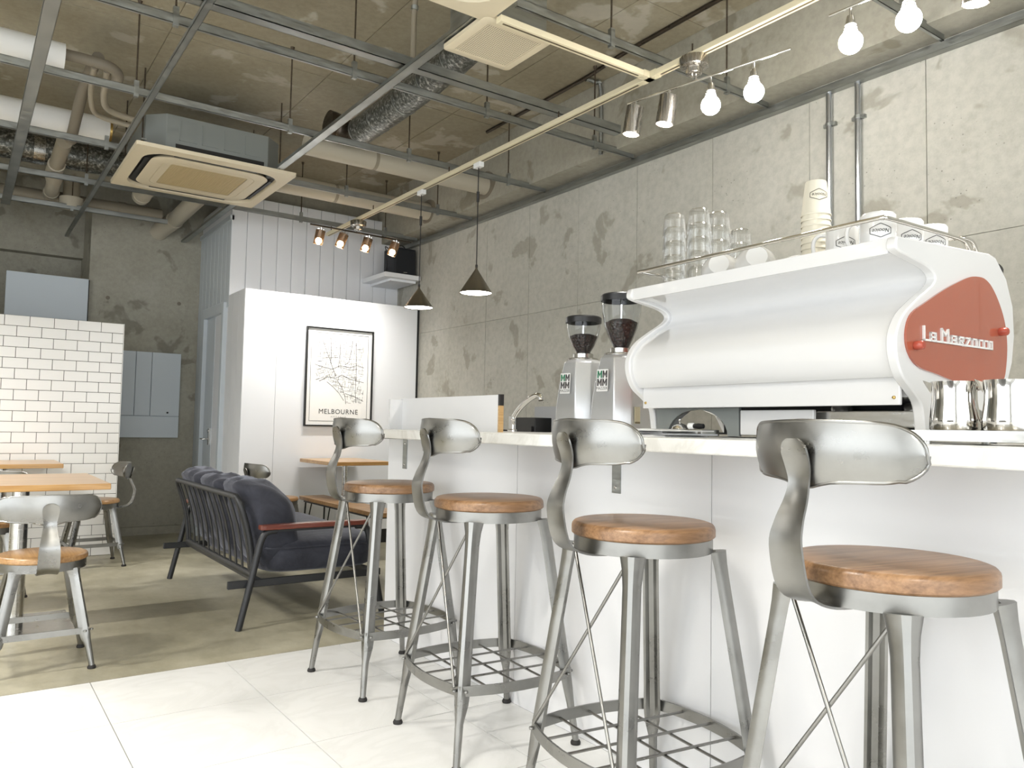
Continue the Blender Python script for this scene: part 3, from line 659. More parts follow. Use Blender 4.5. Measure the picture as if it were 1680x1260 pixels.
# underside: drip tray, group parts
BX(2.14, 2.56, MY0+.02, 1.40, 1.02, 1.066).build('drip_tray', 'stainless', em, bevel=.003)
BX(2.10, 2.114, 1.38, 1.655, .990, 1.070).build('drip_front', 'machine_white', em, bevel=.003)
for y in (1.25, 1.5):
    MB().lathe([(0, 0), (.034, 0), (.036, .03), (.030, .045), (0, .045)], 20, (2.42, y, 1.052)).build('group_head', 'chrome', em, 40)
wing = [(x, z) for x, z in [(1.66, .984), (1.66, 1.078), (2.04, 1.078), (2.04, .984), (1.985, .984)]+[(1.845+.138*math.cos(math.radians(a)), .984+.090*math.sin(math.radians(a))) for a in range(0, 181, 12)]]
MB().prism(wing, 2.10, 2.112, lambda u, v, w: (w, u, v)).build('arched_leg_panel', 'ac_grey', em)
BX(2.30, 2.56, 1.42, 2.03, .990, .996).build('base_pan', 'black_metal', em)
BX(2.45, 2.56, 1.1, 2.03, .996, 1.100).build('rear_skirt', 'black_metal', em)
for x in (2.14, 2.52):
    for y in (MY0+.01, MY1-.01): MB().lathe([(0, CZ), (.02, CZ), (.018, .992), (0, .992)], 14, (x, y, 0)).build('foot', 'black_plastic', em, 40)
_c = Matrix.Translation((2.0, 2.05, 0)); em.matrix_world = _c @ Matrix.Rotation(math.radians(-1.9), 4, 'Z') @ _c.inverted()
# cup rail
rl = bez([(2.455, MY1-.02, 1.522), (2.44, MY1-.02, 1.552), (2.40, MY1-.02, 1.572), (2.20, MY1-.02, 1.572), (2.03, MY1-.02, 1.572), (2.005, MY1-.03, 1.572), (1.998, MY1-.06, 1.572), (1.998, 1.56, 1.572), (1.998, MY0+.06, 1.572), (2.005, MY0+.03, 1.572), (2.03, MY0+.02, 1.572), (2.20, MY0+.02, 1.572), (2.385, MY0+.02, 1.572), (2.43, MY0+.02, 1.555), (2.455, MY0+.02, 1.522)], 5)
MB().tube(rl, .0062, 10).build('cup_rail', 'chrome', em, 60)
MB().tube(bez([(2.49, MY0+.02, 1.520), (2.475, MY0+.02, 1.555), (2.44, MY0+.02, 1.578), (2.40, MY0+.05, 1.580), (2.40, 1.3, 1.580), (2.40, MY1-.05, 1.580), (2.44, MY1-.02, 1.578), (2.475, MY1-.02, 1.555), (2.49, MY1-.02, 1.52)], 5), .0062, 10).build('rear_rail', 'chrome', em, 60)
MB().lathe([(0, 0), (.030, 0), (.030, .010), (.022, .020), (0, .024)], 18, m=Matrix.Translation((2.535, MY0+.005, 1.492)) @ Matrix.Rotation(math.radians(45), 4, 'Y')).build('steam_knob', 'black_plastic', em, 40)
# ---------------------------------------------------------------- cups on the machine
ZT = 1.506
def tumbler(mb_z, r0, r1, h): return None
def glass_mesh():
    r0, r1, h = .036, .0445, .085   # stands upside down : rim below
    return MB().lathe([(r1, 0), (r1-.001, .012), (r0, h-.006), (r0-.006, h), (0, h)], 24)
gp = None
stacks = [(2.19, 2.165, 5), (2.17, 2.035, 5), (2.27, 2.03, 4), (2.33, 1.93, 4)]
stacks = [(2.13, 1.985, 5), (2.15, 1.885, 5), (2.24, 1.870, 5), (2.335, 1.850, 4)]
NM = ['nearest the coffee grinders', 'right beside the stack at the machine corner', 'second from the rear of the glass row', 'at the rear of the glass row']
for si, (x, y, n) in enumerate(stacks):
    for k in range(n):
        if gp is None: gp = glass_mesh().build('glass_tumbler', 'glass_clear', smooth=35); o = gp
        else: o = gp.copy(); COL.objects.link(o)
        o.location = (x, y, ZT+k*.0515)
        tag(o, ('topmost clear tumbler' if k == n-1 else 'clear tumbler')+' in the upside-down glass stack '+NM[si], 'glass', 'stacked glass tumblers on the espresso machine')
def ccup():
    r, h = .052, .062
    return MB().lathe([(q*1.3, z*1.3) for q, z in [(0, 0), (.026, 0), (.028, .004), (.036, .018), (.047, .040), (r, h), (r-.003, h), (.044, .040), (.033, .018), (.022, .008), (0, .008)]], 26)
cupd = None
def tilt(loc, ax, ang): return Matrix.Translation(loc) @ Matrix.Rotation(math.radians(ang), 4, ax)
cl = [((2.09, 1.745, ZT+.063), 100, 35), ((2.09, 1.590, ZT+.063), 100, 40), ((2.335, 1.57, ZT+.063), 100, 60), ((2.31, 1.722, ZT+.063), 100, 30)]
CN = ['white ceramic cup lying on its side, middle of the row under the chrome rail', 'white ceramic cup lying on its side nearest the paper cup stack', 'white ceramic cup lying behind the front row of cups', 'white ceramic cup lying at the rear beside the glass stacks']
for k, (loc, ta, rz) in enumerate(cl):
    t = thing('coffee_cup', (0,0,0), CN[k], 'cup', 'white ceramic cups lying on the espresso machine')
    t.matrix_world = Matrix.Translation(loc) @ Matrix.Rotation(math.radians(rz), 4, 'Z') @ Matrix.Rotation(math.radians(ta), 4, 'Y')
    if cupd is None:
        b0 = ccup().build('bowl', 'ceramic', t, 50); h0 = MB().tube(bez([(.060, 0, .065), (.086, 0, .065), (.091, 0, .047), (.075, 0, .029), (.049, 0, .026)], 4), .0055, 8).build('handle', 'ceramic', t, 60); cupd = (b0, h0)
    else:
        for q in cupd: c_ = q.copy(); COL.objects.link(c_); c_.parent = t
def logo_on_cup(parent, rad, z, ang, wdt, flip=True, tap=0):
    """hexagon badge with script name wrapped on a cup wall; upside down with the cup"""
    sg = -1 if flip else 1
    def wrap(u, v, w):
        r = rad+tap*v*sg+.0008+w; a = ang+sg*u/rad; return (r*math.cos(a), r*math.sin(a), z+sg*v)
    hx = [(-.5, .13), (0, .34), (.5, .13), (.5, -.13), (0, -.34), (-.5, -.13)]; mb = MB()
    for (a, b_), (c0, d0) in zip(hx, hx[1:]+hx[:1]):
        N = 4
        for i in range(N):
            p = Vector((a+(c0-a)*i/N, b_+(d0-b_)*i/N, 0))*wdt; q = Vector((a+(c0-a)*(i+1)/N, b_+(d0-b_)*(i+1)/N, 0))*wdt
            d = (q-p).normalized(); n_ = Vector((-d.y, d.x, 0))*wdt*.016
            mb.add([wrap(*(e_.x, e_.y, 0)) for e_ in (p-n_, q-n_, q+n_, p+n_)], [(0, 1, 2, 3)])
    mb.build('badge_outline', 'ink', parent)
    text('Nooice', wdt*.27, 'ink', 'badge_lettering', parent, lambda u, v, w: wrap(u+v*.25, v, w*.2), .0002)
ANG = math.radians(205)
# paper cups: one on a nest of rims
def paper_cup(): return MB().lathe([(.0455, 0), (.0465, .002), (.0455, .005), (.0445, .006), (.033, .108), (.031, .112), (.0, .110), (0, .106), (.030, .106), (.0425, .004), (.0455, 0)], 28)
pc = None
for k in range(11):
    t = thing('paper_cup', (2.21, 1.455, ZT+k*.0185), 'cream paper cup in the upside-down stack on the espresso machine', 'paper cup', 'stack of cream paper cups')
    if pc is None: pc = paper_cup().build('cup_wall', 'cup_cream', t, 50)
    else: c_ = pc.copy(); COL.objects.link(c_); c_.parent = t
    if k == 10:
        t['label'] = 'topmost cream paper cup of the stack, its hexagon badge upside down'; logo_on_cup(t, .0385, .062, math.radians(228), .055, tap=-.11)
# mugs upside down
mg = None
def mug_wall(): return MB().lathe([(.041, 0), (.0425, .002), (.0425, .088), (.039, .094), (.034, .095), (.032, .092), (0, .092), (0, .088), (.036, .086), (.038, .004), (.041, 0)], 30)
def mug_handle(): return MB().tube(bez([(.040, 0, .078), (.060, 0, .080), (.074, 0, .066), (.075, 0, .040), (.066, 0, .022), (.040, 0, .016)], 4), .0055, 10)
for k, (x, y, ha, la, lab) in enumerate(((2.13, 1.315, 110, 225, 'white mug upside down beside the paper cup stack'), (2.075, 1.172, 108, 217, 'white mug upside down at the front corner of the espresso machine top'),
                                   (2.20, 1.160, 60, 228, 'white mug upside down, middle one along the machine end rail'), (2.315, 1.148, 60, 226, 'white mug upside down, rearmost along the machine end rail'))):
    t = thing('coffee_mug', (x, y, ZT), lab, 'mug', 'white mugs on the espresso machine'); t.scale = (1.1, 1.1, 1.14)
    if mg is None: mg = (mug_wall().build('mug_wall', 'ceramic', t, 50), mug_handle().build('handle', 'ceramic', t, 60))
    else:
        for q in mg: c_ = q.copy(); COL.objects.link(c_); c_.parent = t
    [c for c in t.children if c.name.startswith('handle')] and None
    for c in [c for c in bpy.data.objects if c.parent == t and c.name.startswith('handle')]: c.rotation_euler = (0, 0, math.radians(ha))
    logo_on_cup(t, .0425, .046, math.radians(la), .050)
# ---------------------------------------------------------------- grinders
def grinder(loc, rz, hs, label, sticker, HR, H_):
    g = thing('coffee_grinder', loc, label, 'coffee grinder', 'coffee grinders beside the espresso machine', math.radians(rz))
    def sec(w, d, z, c=.04): return [(-w+c, -d, z), (w-c, -d, z), (w, -d+c, z), (w, d-c, z), (w-c, d, z), (-w+c, d, z), (-w, d-c, z), (-w, -d+c, z)]
    S_ = [(.100, .100, 0), (.102, .102, .02), (.098, .098, .12), (.090, .090, .22), (.080, .080, .295), (.076, .076, .325), (.066, .066, .338)]
    MB().loft([sec(w*hs, d*hs, z*1.0, .045*hs) for w, d, z in S_]).build('housing', 'grinder_silver', g, 25, bevel=.004)
    zc = .338
    MB().lathe([(0, zc), (.062*hs, zc), (.064*hs, zc+.006), (.058*hs, zc+.010), (0, zc+.010)], 28).build('collar', 'stainless', g, 40)
    MB().lathe([(0, zc+.010), (.042*hs, zc+.010), (.042*hs, zc+.030), (.036*hs, zc+.034), (0, zc+.034)], 28).build('hopper_neck', 'stainless', g, 40)
    z0 = zc+.030
    prof = [(.38*HR, z0), (.42*HR, z0+H_*.06), (.62*HR, z0+H_*.22), (.83*HR, z0+H_*.45), (.95*HR, z0+H_*.70), (.985*HR, z0+H_*.92), (HR*.99, z0+H_)]
    hp = MB().lathe(prof+[(r-.002, z) for r, z in reversed(prof)]+[prof[0]], 32).build('hopper', 'hopper_plastic', g, 50)
    MB().lathe([(0, z0+.002), (.35*HR, z0+.002), (.39*HR, z0+H_*.06), (.58*HR, z0+H_*.22), (.78*HR, z0+H_*.45), (.80*HR, z0+H_*.50), (.5*HR, z0+H_*.56), (.2*HR, z0+H_*.54), (0, z0+H_*.54)], 28).build('coffee_beans', 'coffee_beans', hp, 60)
    MB().lathe([(0, z0+H_+.010), (.95*HR, z0+H_+.010), (1.03*HR, z0+H_+.004), (1.03*HR, z0+H_-.020), (1.005*HR, z0+H_-.020), (1.005*HR, z0+H_), (0, z0+H_)], 32).build('lid', 'black_plastic', g, 40)
    MB().rod((.0, 0, z0+H_*.5), (0, 0, z0+H_), .008, 10).build('hopper_pin', 'chrome', g, 40)
    # badge on the chamfered face that looks to the room
    def face(u, v, w):  # flat face -x, leaning back a little
        x = -.0955*hs+.04*(v)-w; return (x-.0055*hs, -u, .225+v)
    bd_ = MB().prism(rrect(-.031, .031, -.047, .047, .003, 2), 0, .002, face).build('badge', 'enamel_white', g)
    for i, (u, v, mt) in enumerate(((-.0145, .026, 'logo_green'), (.0145, .026, 'logo_dark'), (-.0145, -.008, 'logo_dark'), (.0145, -.008, 'logo_dark'))):
        Mp = [(-.5, -.5), (-.22, -.5), (-.22, .1), (0, -.35), (.22, .1), (.22, -.5), (.5, -.5), (.5, .5), (.25, .5), (0, 0), (-.25, .5), (-.5, .5)]
        MB().prism([(u+a*.026, v+b_*.031) for a, b_ in Mp], .002, .0026, face).build('badge_mark', mt, bd_)
    text('MAZZER', .0165, 'logo_dark', 'badge_lettering', bd_, lambda u, v, w: face(u, v-.034, .0024+w*.2), .0002)
    if sticker:
        st_ = MB().box(-.05, -.015, -.1045*hs, -.1025*hs, .045, .115).build('notice_label', 'sticker', g); BX(-.049, -.016, -.1052*hs, -.1045*hs, .045, .053).build('label_band', 'sticker_dark', st_)
    MB().tube([(.10*hs, 0, .10), (.16*hs, 0, .10)], .012, 10).build('dosing_fork', 'black_plastic', g, 50)
    return g
grinder((2.33, 2.475, CZ), 6, 1.16, 'silver coffee grinder with the taller bean hopper next to the espresso machine', True, .088, .225)
grinder((2.38, 2.785, CZ), 6, 1.14, 'silver coffee grinder with the shorter bean hopper nearer the sink', False, .082, .165)
# ---------------------------------------------------------------- milk jugs on a steel tray
tr = thing('rinse_tray', (0,0,0), 'low stainless steel tray on the countertop under the milk jugs', 'tray')
MB().box(1.845, 2.20, .30, .985, 1.006, 1.012).build('tray_top', 'stainless', tr)
BX(1.843, 1.847, .30, .985, .988, 1.0125).build('tray_front', 'stainless', tr); BX(1.847, 2.20, .981, .985, .988, 1.0125).build('tray_side', 'stainless', tr)
for x in (1.87, 2.17):
    for y in (.34, .94): MB().lathe([(0, CZ), (.010, CZ), (.010, 1.006), (0, 1.006)], 12, (x, y, 0)).build('foot', 'stainless', tr, 40)
def jug(loc, rz, label):
    t = thing('milk_jug', loc, label, 'milk jug', 'steel milk jugs on the tray', math.radians(rz))
    prof = [(0, 0), (.050, 0), (.0535, .004), (.053, .030), (.048, .070), (.0475, .090), (.0515, .116), (.050, .116), (.046, .090), (.0465, .07), (.0515, .03), (.050, .006), (0, .006)]
    MB().lathe(prof, 36).build('jug_body', 'chrome', t, 50)
    MB().loft([[(-.048, -.018, .112), (-.048, .018, .112), (-.049, 0, .088)], [(-.066, -.004, .120), (-.066, .004, .120), (-.064, 0, .114)]]).build('spout', 'chrome', t, 60)
    MB().tube(bez([(.048, 0, .100), (.075, 0, .098), (.084, 0, .07), (.078, 0, .035), (.050, 0, .022)], 4), .0045, 8).build('handle', 'chrome', t, 60)
jug((1.93, .905, 1.012), -60, 'polished steel milk jug standing nearest the espresso machine'); jug((1.935, .790, 1.012), -70, 'darker reflecting steel milk jug, farther from the espresso machine')
# ---------------------------------------------------------------- things on the counter below the machine
for k, (x, y, rz, mt, w, d) in enumerate(((1.86, 1.83, 2, 'paper', .20, .30), (1.87, 1.81, -6, 'grey_board', .20, .34), (1.88, 1.86, 5, 'paper', .18, .26), (1.86, 1.80, 9, 'skirting', .19, .30))):
    mb = MB(); N = 10; hgt = [.003*math.sin(q*1.1+k)*(k+.4)*.35+.0015 for q in range(N+1)]
    vs = []; z0 = CZ+.0022+k*.0058
    for q in range(N+1):
        yy = -d/2+d*q/N
        vs += [(-w/2, yy, z0+max(0, hgt[q])), (w/2, yy, z0+max(0, hgt[q])), (w/2, yy, z0-.002), (-w/2, yy, z0-.002)]
    rg = [vs[i*4:i*4+4] for i in range(N+1)]
    o = mb.loft(rg).build('menu_sheet', mt); o.location = (x, y, 0); o.rotation_euler = (0, 0, math.radians(rz))
    tag(o, 'loose menu sheet in the rumpled pile under the espresso machine', 'paper', 'pile of menu sheets')
ca = thing('card_tray', (2.02, 1.86, 0), 'shallow steel tray holding the bell under the machine', 'tray'); BX(-.045, .045, -.11, .11, CZ+.001, CZ+.0245).build('tray_body', 'stainless', ca, bevel=.003); ca.location = (2.035, 1.84, 0)
be = thing('service_bell', (2.035, 1.865, CZ+.0245), 'small chrome desk bell under the espresso machine', 'bell')
MB().lathe([(0, .022), (.008, .021), (.022, .014), (.028, .004), (.029, .001), (.027, .001), (.0, .012)], 24).build('dome', 'chrome', be, 60)
MB().lathe([(0, .022), (.003, .022), (.003, .028), (.005, .031), (.004, .035), (0, .036)], 12).build('button', 'chrome', be, 60); MB().lathe([(0, 0), (.026, 0), (.026, .002), (0, .002)], 20).build('bell_base', 'black_metal', be)
ta = thing('tamper', (2.04, 1.775, CZ+.036), 'small tamper with dark handle and pale knob lying beside the bell', 'tamper')
ta.rotation_euler = (math.radians(90), 0, 0)
MB().lathe([(0, -.03), (.008, -.03), (.010, -.01), (.008, .01), (0, .012)], 14).build('grip', 'black_plastic', ta, 50); MB().lathe([(0, -.055), (.011, -.052), (.0115, -.034), (.008, -.03), (0, -.03)], 14).build('knob', 'enamel_white', ta, 50)
# ---------------------------------------------------------------- screen, tap, box by the sink
sc = thing('counter_screen', (0,0,0), 'low white screen board with wooden end edge standing on the bar end', 'screen')
BX(1.755, 1.770, 2.565, 3.400, CZ, 1.128).build('front_board', 'white_laminate', sc); BX(1.69, 1.755, 3.385, 3.400, CZ, 1.122).build('wing_board', 'white_laminate', sc)
BX(1.753, 1.772, 2.553, 2.565, CZ, 1.085).build('end_edge', 'oak_edge', sc); BX(1.753, 1.772, 2.552, 2.565, 1.085, 1.130).build('edge_cap', 'black_plastic', sc)
tp = thing('sink_tap', (2.10, 2.95, CZ), 'chrome lever mixer tap rising behind the white screen', 'tap')
MB().lathe([(0, 0), (.024, 0), (.024, .008), (.018, .012), (.018, .07), (0, .075)], 20).build('tap_body', 'chrome', tp, 50)
MB().tube(bez([(0, .0, .06), (0, -.05, .105), (.0, -.12, .145), (0, -.175, .163), (0, -.205, .160), (0, -.212, .140)], 5), [.012]*20+[.011]*5+[.012], 12).build('spout', 'chrome', tp, 60)
MB().tube([(0, -.01, .035), (-.03, -.045, .05)], .007, 10).lathe([(0, 0), (.010, .002), (.012, .01), (0, .016)], 12, (-.03, -.045, .045)).build('lever', 'chrome', tp, 60)
gb = tag(BX(2.58, 2.59, 3.22, 3.42, CZ, 1.115).build('splash_board', 'grey_board'), 'small grey splash board standing behind the tap', 'board')
bb = thing('card_reader_box', (2.26, 3.00, CZ), 'small black box on the countertop between tap and grinders', 'box')
BX(-.05, .05, -.075, .075, 0, .068).build('case', 'black_plastic', bb, bevel=.003); BX(-.06, -.05, -.06, .085, 0, .026).build('lower_lip', 'black_plastic', bb)
MB().tube(bez([(-.02, .08, .004), (-.03, .14, .005), (-.01, .20, .004), (-.02, .25, .005)], 4), .004, 8).build('cable', 'cable_black', bb, 60)
# ================================================================== ceiling frame and services
def cchan(mb, x0, x1, y, z, h=.038, d=.014, tk=.002):
    mb.box(x0, x1, y-d/2, y-d/2+tk, z, z+h); mb.box(x0, x1, y-d/2, y+d/2, z, z+tk); mb.box(x0, x1, y-d/2, y+d/2, z+h-tk, z+h)
    return mb
ZC = 2.634
CH = [(1.56, 1.70, 3.262, 'steel ceiling channel nearest the two wall conduits'), (2.42, 1.70, 3.262, 'steel ceiling channel above the cream branch of the track'), (3.38, XL, 3.262, 'steel ceiling channel close beside the wide galvanised stud'),
      (4.25, XL, 3.262, 'steel ceiling channel crossing just before the grey air conditioner casing'), (5.20, XL, .745, 'steel ceiling channel ending at the narrow furring bar beside the air conditioner'), (5.20, 1.735, 3.262, 'steel ceiling channel between the two beige pipes'),
      (6.10, XL, 3.262, 'steel ceiling channel running in front of the white panelling top'), (6.93, XL, 1.36, 'steel ceiling channel hung under the stained far pipe')]
for (y, x0, x1, _) in CH:
    t = thing('carrying_channel', (0,0,0), _, 'metal channel', 'ceiling carrying channels')
    cchan(MB(), x0, x1, y, ZC).build('channel', 'galvanised', t)
    xs_ = [x for x in (-.85, -.10, .66, 1.45, 2.20, 2.95) if x0 < x < x1 and not (x == 1.45 and y == 6.10)]
    for x in xs_:
        c = BX(x-.011, x+.011, y-.0115, y+.0095, ZC-.012, ZC+.070).build('hanger_clip', 'galvanised', t)
for (y, x0, x1, _) in CH:
    for x in (-.85, -.10, .66, 1.45, 2.20, 2.95):
        if not (x0 < x < x1) or (abs(x-.66) < .01 and abs(y-5.2) < .1) or (abs(x-1.45) < .01 and abs(y-6.1) < .1): continue
        t = thing('hanger_rod', (x, y+.001, ZC), 'thin dark rod hanging the '+_.replace('steel ceiling ', ''), 'hanger rod', 'ceiling hanger rods')
        MB().rod((0, 0, .07), (0, 0, SLAB-ZC), .0042, 8).build('rod', 'rod_rust', t, 60)
        MB().lathe([(0, .060), (.008, .060), (.008, .074), (0, .074)], 6).build('nut', 'rod_rust', t); MB().lathe([(0, SLAB-ZC-.02), (.007, SLAB-ZC-.02), (.012, SLAB-ZC-.001), (0, SLAB-ZC-.001)], 10).build('anchor', 'rod_rust', t)
hs = tag(MB().box(XL, 2.93, 3.135, 3.139, 2.64, 2.685).box(XL, 2.93, 3.135, 3.190, 2.64, 2.643).box(XL, 2.93, 3.187, 3.190, 2.64, 2.685).build('steel_stud', 'galvanised'), 'wide galvanised stud laid across the ceiling beside the spiral duct', 'metal stud')
def mbar(label, segs, x, w, h=.019, z=2.612):
    for (y0, y1) in segs:
        t = MB().box(x-w/2, x+w/2, y0, y1, z, z+.0015).box(x-w/2, x-w/2+.0015, y0, y1, z, z+h).box(x+w/2-.0015, x+w/2, y0, y1, z, z+h).build('furring_bar', 'galvanised')
        tag(t, label, 'metal bar', 'ceiling furring bars')
mbar('narrow steel furring bar passing beside the ceiling air conditioner', [(1.6, 7.9)], .722, .028)
mbar('steel furring bar between the square vent and the air conditioner', [(2.545, 4.86)], 1.606, .046)
mbar('steel furring bar from the air conditioner to the far concrete wall', [(5.84, 7.45)], 1.606, .046)
mbar('wide steel furring bar tied with wire under the wrapped pipes', [(1.6, 7.0)], .228, .056)
# ---------------------------------------------------------------- ceiling cassettes
def cassette(x0, y0, label):
    t = thing('ceiling_air_conditioner', (x0+.475, y0+.475, 2.585), label, 'air conditioner'); H = .475
    P = [(u, v) for u, v in rrect(-H, H, -H, H, .02, 3)]
    rO = rrect(-.405, .405, -.405, .405, .15, 6); rI = rrect(-.355, .355, -.355, .355, .12, 6); rQ = rrect(-H, H, -H, H, .012, 6)
    mb = MB(); k = len(rO)
    rings = [[(u, v, .028) for u, v in rQ], [(u*.995, v*.995, .006) for u, v in rQ], [(u, v, 0) for u, v in rO], [(u*.985, v*.985, .02) for u, v in rO]]
    mb.loft(rings, True, False).build('fascia', 'ac_cream', t, 30)
    MB().loft([[(u, v, .021) for u, v in rO], [(u*.9, v*.9, .021) for u, v in rI]], True, False).build('air_slot', 'ac_slot', t)
    for (a, b_, c0, d0) in ((-.25, .25, .368, .388), (-.25, .25, -.388, -.368), (.368, .388, -.25, .25), (-.388, -.368, -.25, .25)): BX(a, b_, c0, d0, .006, .010).build('louvre', 'ac_slot', t)
    MB().loft([[(u*.97, v*.97, .019) for u, v in rI], [(u, v, .004) for u, v in rI], [(u*.97, v*.97, 0) for u, v in rI], [(u*.80, v*.80, 0) for u, v in rI], [(u*.795, v*.795, .003) for u, v in rI], [(u*.79, v*.79, 0) for u, v in rI], [(u*.66, v*.66, 0) for u, v in rrect(-.355, .355, -.355, .355, .02, 6)]], True, False).build('return_frame', 'ac_cream', t, 25)
    gr = MB(); g = .355*.655
    gm = BX(-g, g, -g, g, .001, .006).build('return_grille', 'ac_grille', t)
    for i in range(34): gr.box(-g+.008+i*(2*g-.016)/33-.0012, -g+.008+i*(2*g-.016)/33+.0012, -g, g, -.0008, .001)
    o = gr.build('grille_ribs', 'ac_grille', gm); o['kind'] = 'stuff'
    B = .405; c_ = .10
    oc = [(-B+c_, -B), (B-c_, -B), (B, -B+c_), (B, B-c_), (B-c_, B), (-B+c_, B), (-B, B-c_), (-B, -B+c_)]
    bd = MB().prism(oc, .028, .250).build('casing', 'ac_grey', t, bevel=.004)
    BX(-.25, .28, -B-.006, -B, .032, .075).build('wiring_cover', 'ac_slot', bd)
    for k_ in range(4): MB().box(-.23+k_*.13, -.225+k_*.13, -B-.003, -B, .10, .22).box(-.23+k_*.13, -.13+k_*.13, -B-.003, -B, .10, .104).build('casing_rib', 'ac_grey', bd)
    for sx in (-1, 1):
        for sy in (-1, 1):
            lug = BX(sx*(B+.0)-.02, sx*B+.02, sy*.30-.015, sy*.30+.015, .09, .10).build('mount_lug', 'galvanised', t)
            MB().rod((sx*(B+.012), sy*.30, .07), (sx*(B+.012), sy*.30, SLAB-2.585), .0045, 8).build('hang_rod', 'rod_rust', lug, 60)
    return t
cassette(.772, 4.875, 'cream ceiling cassette air conditioner with grey casing above the sofa')
cassette(.685, 1.570, 'cream ceiling cassette air conditioner touching the square perforated vent')
# square vent with its duct
vt = thing('ceiling_vent', (1.767, 2.645, 2.585), 'square cream ceiling vent with perforated grille', 'vent')
h = .168
MB().loft([[(u, v, .020) for u, v in rrect(-h, h, -h, h, .02, 3)], [(u, v, .004) for u, v in rrect(-h, h, -h, h, .02, 3)], [(u*.96, v*.96, 0) for u, v in rrect(-h, h, -h, h, .02, 3)], [(u*.78, v*.78, 0) for u, v in rrect(-h, h, -h, h, .005, 3)], [(u*.77, v*.77, .006) for u, v in rrect(-h, h, -h, h, .005, 3)]], True, False).build('vent_frame', 'ac_cream', vt, 30)
BX(-.13, .13, -.13, .13, .006, .010).build('vent_back', 'ac_slot', vt)
q = MB(); n = 26
for i in range(n):
    p = -.13+.26*(i+.5)/n; q.box(p-.0021, p+.0021, -.13, .13, .001, .0022); q.box(-.13, .13, p-.0021, p+.0021, .0008, .002)
o = q.build('perforated_mesh', 'ac_cream', vt); o['kind'] = 'stuff'
BX(-.145, .145, -.145, .145, .012, .26).build('fan_box', 'galvanised', vt)
dc = thing('spiral_duct', (0,0,0), 'silver foil-wrapped round duct running from the square vent along the ceiling', 'duct')
pth = [(1.84, 2.79, 2.83), (1.90, 2.95, 2.835), (1.95, 3.3, 2.84), (1.985, 3.9, 2.84), (1.99, 4.5, 2.84)]
cv = bez(pth, 6); MB().tube(cv, .085, 20).build('duct_skin', 'spiral_duct', dc, 60)
for i in range(3, len(cv), 3):
    d = (cv[min(i+1, len(cv)-1)]-cv[i-1]).normalized(); MB().tube([cv[i]-d*.004, cv[i]+d*.004], .0875, 20).build('wire_tie', 'galvanised', dc, 60)
MB().tube(bez([(1.99, 4.48, 2.84), (1.985, 4.58, 2.845), (1.95, 4.64, 2.87), (1.90, 4.66, 2.90), (1.83, 4.66, 2.91)], 5), .078, 18).build('elbow', 'bar_dark', dc, 60)
# ---------------------------------------------------------------- pipes
def pipe(name, label, segs, cat='pipe'):
    t = thing(name, (0,0,0), label, cat)
    for (nm, pts, r, mt, sm) in segs: MB().tube(bez(pts, 5) if sm else pts, r, 18).build(nm, mt, t, 60)
    return t
def collar(x, y, z, r, ax, mt='pvc', w=.03):
    d = {'x': Vector((w, 0, 0)), 'y': Vector((0, w, 0)), 'z': Vector((0, 0, w))}[ax]; c = Vector((x, y, z)); return ('collar', [c-d, c+d], r, mt, False)
pipe('drain_pipe', 'beige plastic pipe entering the concrete beam over the pendant lamps', [('pipe_run', [(1.74, 4.79, 2.785), (3.135, 4.79, 2.785)], .068, 'pvc', False), collar(2.22, 4.79, 2.785, .0695, 'x', 'pvc_dirty', .012)])
pipe('drain_pipe', 'beige plastic pipe crossing before the white panelling into the concrete beam', [('pipe_run', [(1.74, 5.66, 2.776), (3.135, 5.66, 2.776)], .070, 'pvc', False), collar(2.30, 5.66, 2.776, .0715, 'x', 'pvc_dirty', .012)])
for (y, z, r) in ((4.79, 2.79, .115), (5.66, 2.78, .11)):
    MB().prism([(math.cos(a)*r*(1+.18*math.sin(3*a+y)), math.sin(a)*r*(1+.12*math.cos(2*a))) for a in [i*.35 for i in range(18)]], 3.1175, 3.1225, lambda u, v, w: (w, y+u, z+v)).build('chipped_hole', 'pipe_brown', bm_)
pipe('insulated_pipe', 'white wrapped pipe with brown bent ends below the ceiling slab', [('wrap', [(XL, 4.50, 2.835), (.362, 4.50, 2.835)], .066, 'pipe_wrap', False), ('bare_end', [(.36, 4.50, 2.85), (.46, 4.50, 2.85), (.56, 4.49, 2.84), (.61, 4.52, 2.825), (.615, 4.56, 2.80)], .028, 'pipe_brown', True),
     ('branch', [(.56, 4.52, 2.83), (.575, 4.66, 2.82), (.585, 4.80, 2.79), (.63, 4.92, 2.765), (.79, 4.97, 2.755)], .018, 'pvc_dirty', True), ('branch', [(.50, 4.52, 2.83), (.51, 4.68, 2.82), (.53, 4.86, 2.78), (.59, 5.02, 2.755), (.79, 5.05, 2.745)], .015, 'pvc_dirty', True)])
pipe('insulated_pipe', 'thicker white wrapped pipe behind the wide furring bar', [('wrap', [(XL, 5.45, 2.82), (.70, 5.45, 2.82)], .078, 'pipe_wrap', False), ('end_band', [(.70, 5.45, 2.82), (.715, 5.45, 2.82)], .072, 'brass', False)])
pipe('drain_pipe', 'brown pipe dropping between the two white wrapped pipes', [('pipe_run', [(.52, 4.55, 2.90), (.505, 4.75, 2.885), (.495, 5.0, 2.83), (.49, 5.36, 2.70)], .030, 'pipe_brown', True), collar(.49, 5.36, 2.70, .036, 'y', 'pipe_brown', .02)])
fd = pipe('foil_duct', 'crinkled silver foil duct under the ceiling near the tiled partition', [('duct_skin', [(XL, 6.49, 2.925), (.98, 6.49, 2.925)], .100, 'spiral_duct', False), ('tape_band', [(.36, 6.49, 2.925), (.43, 6.49, 2.925)], .102, 'foil', False)], 'duct')
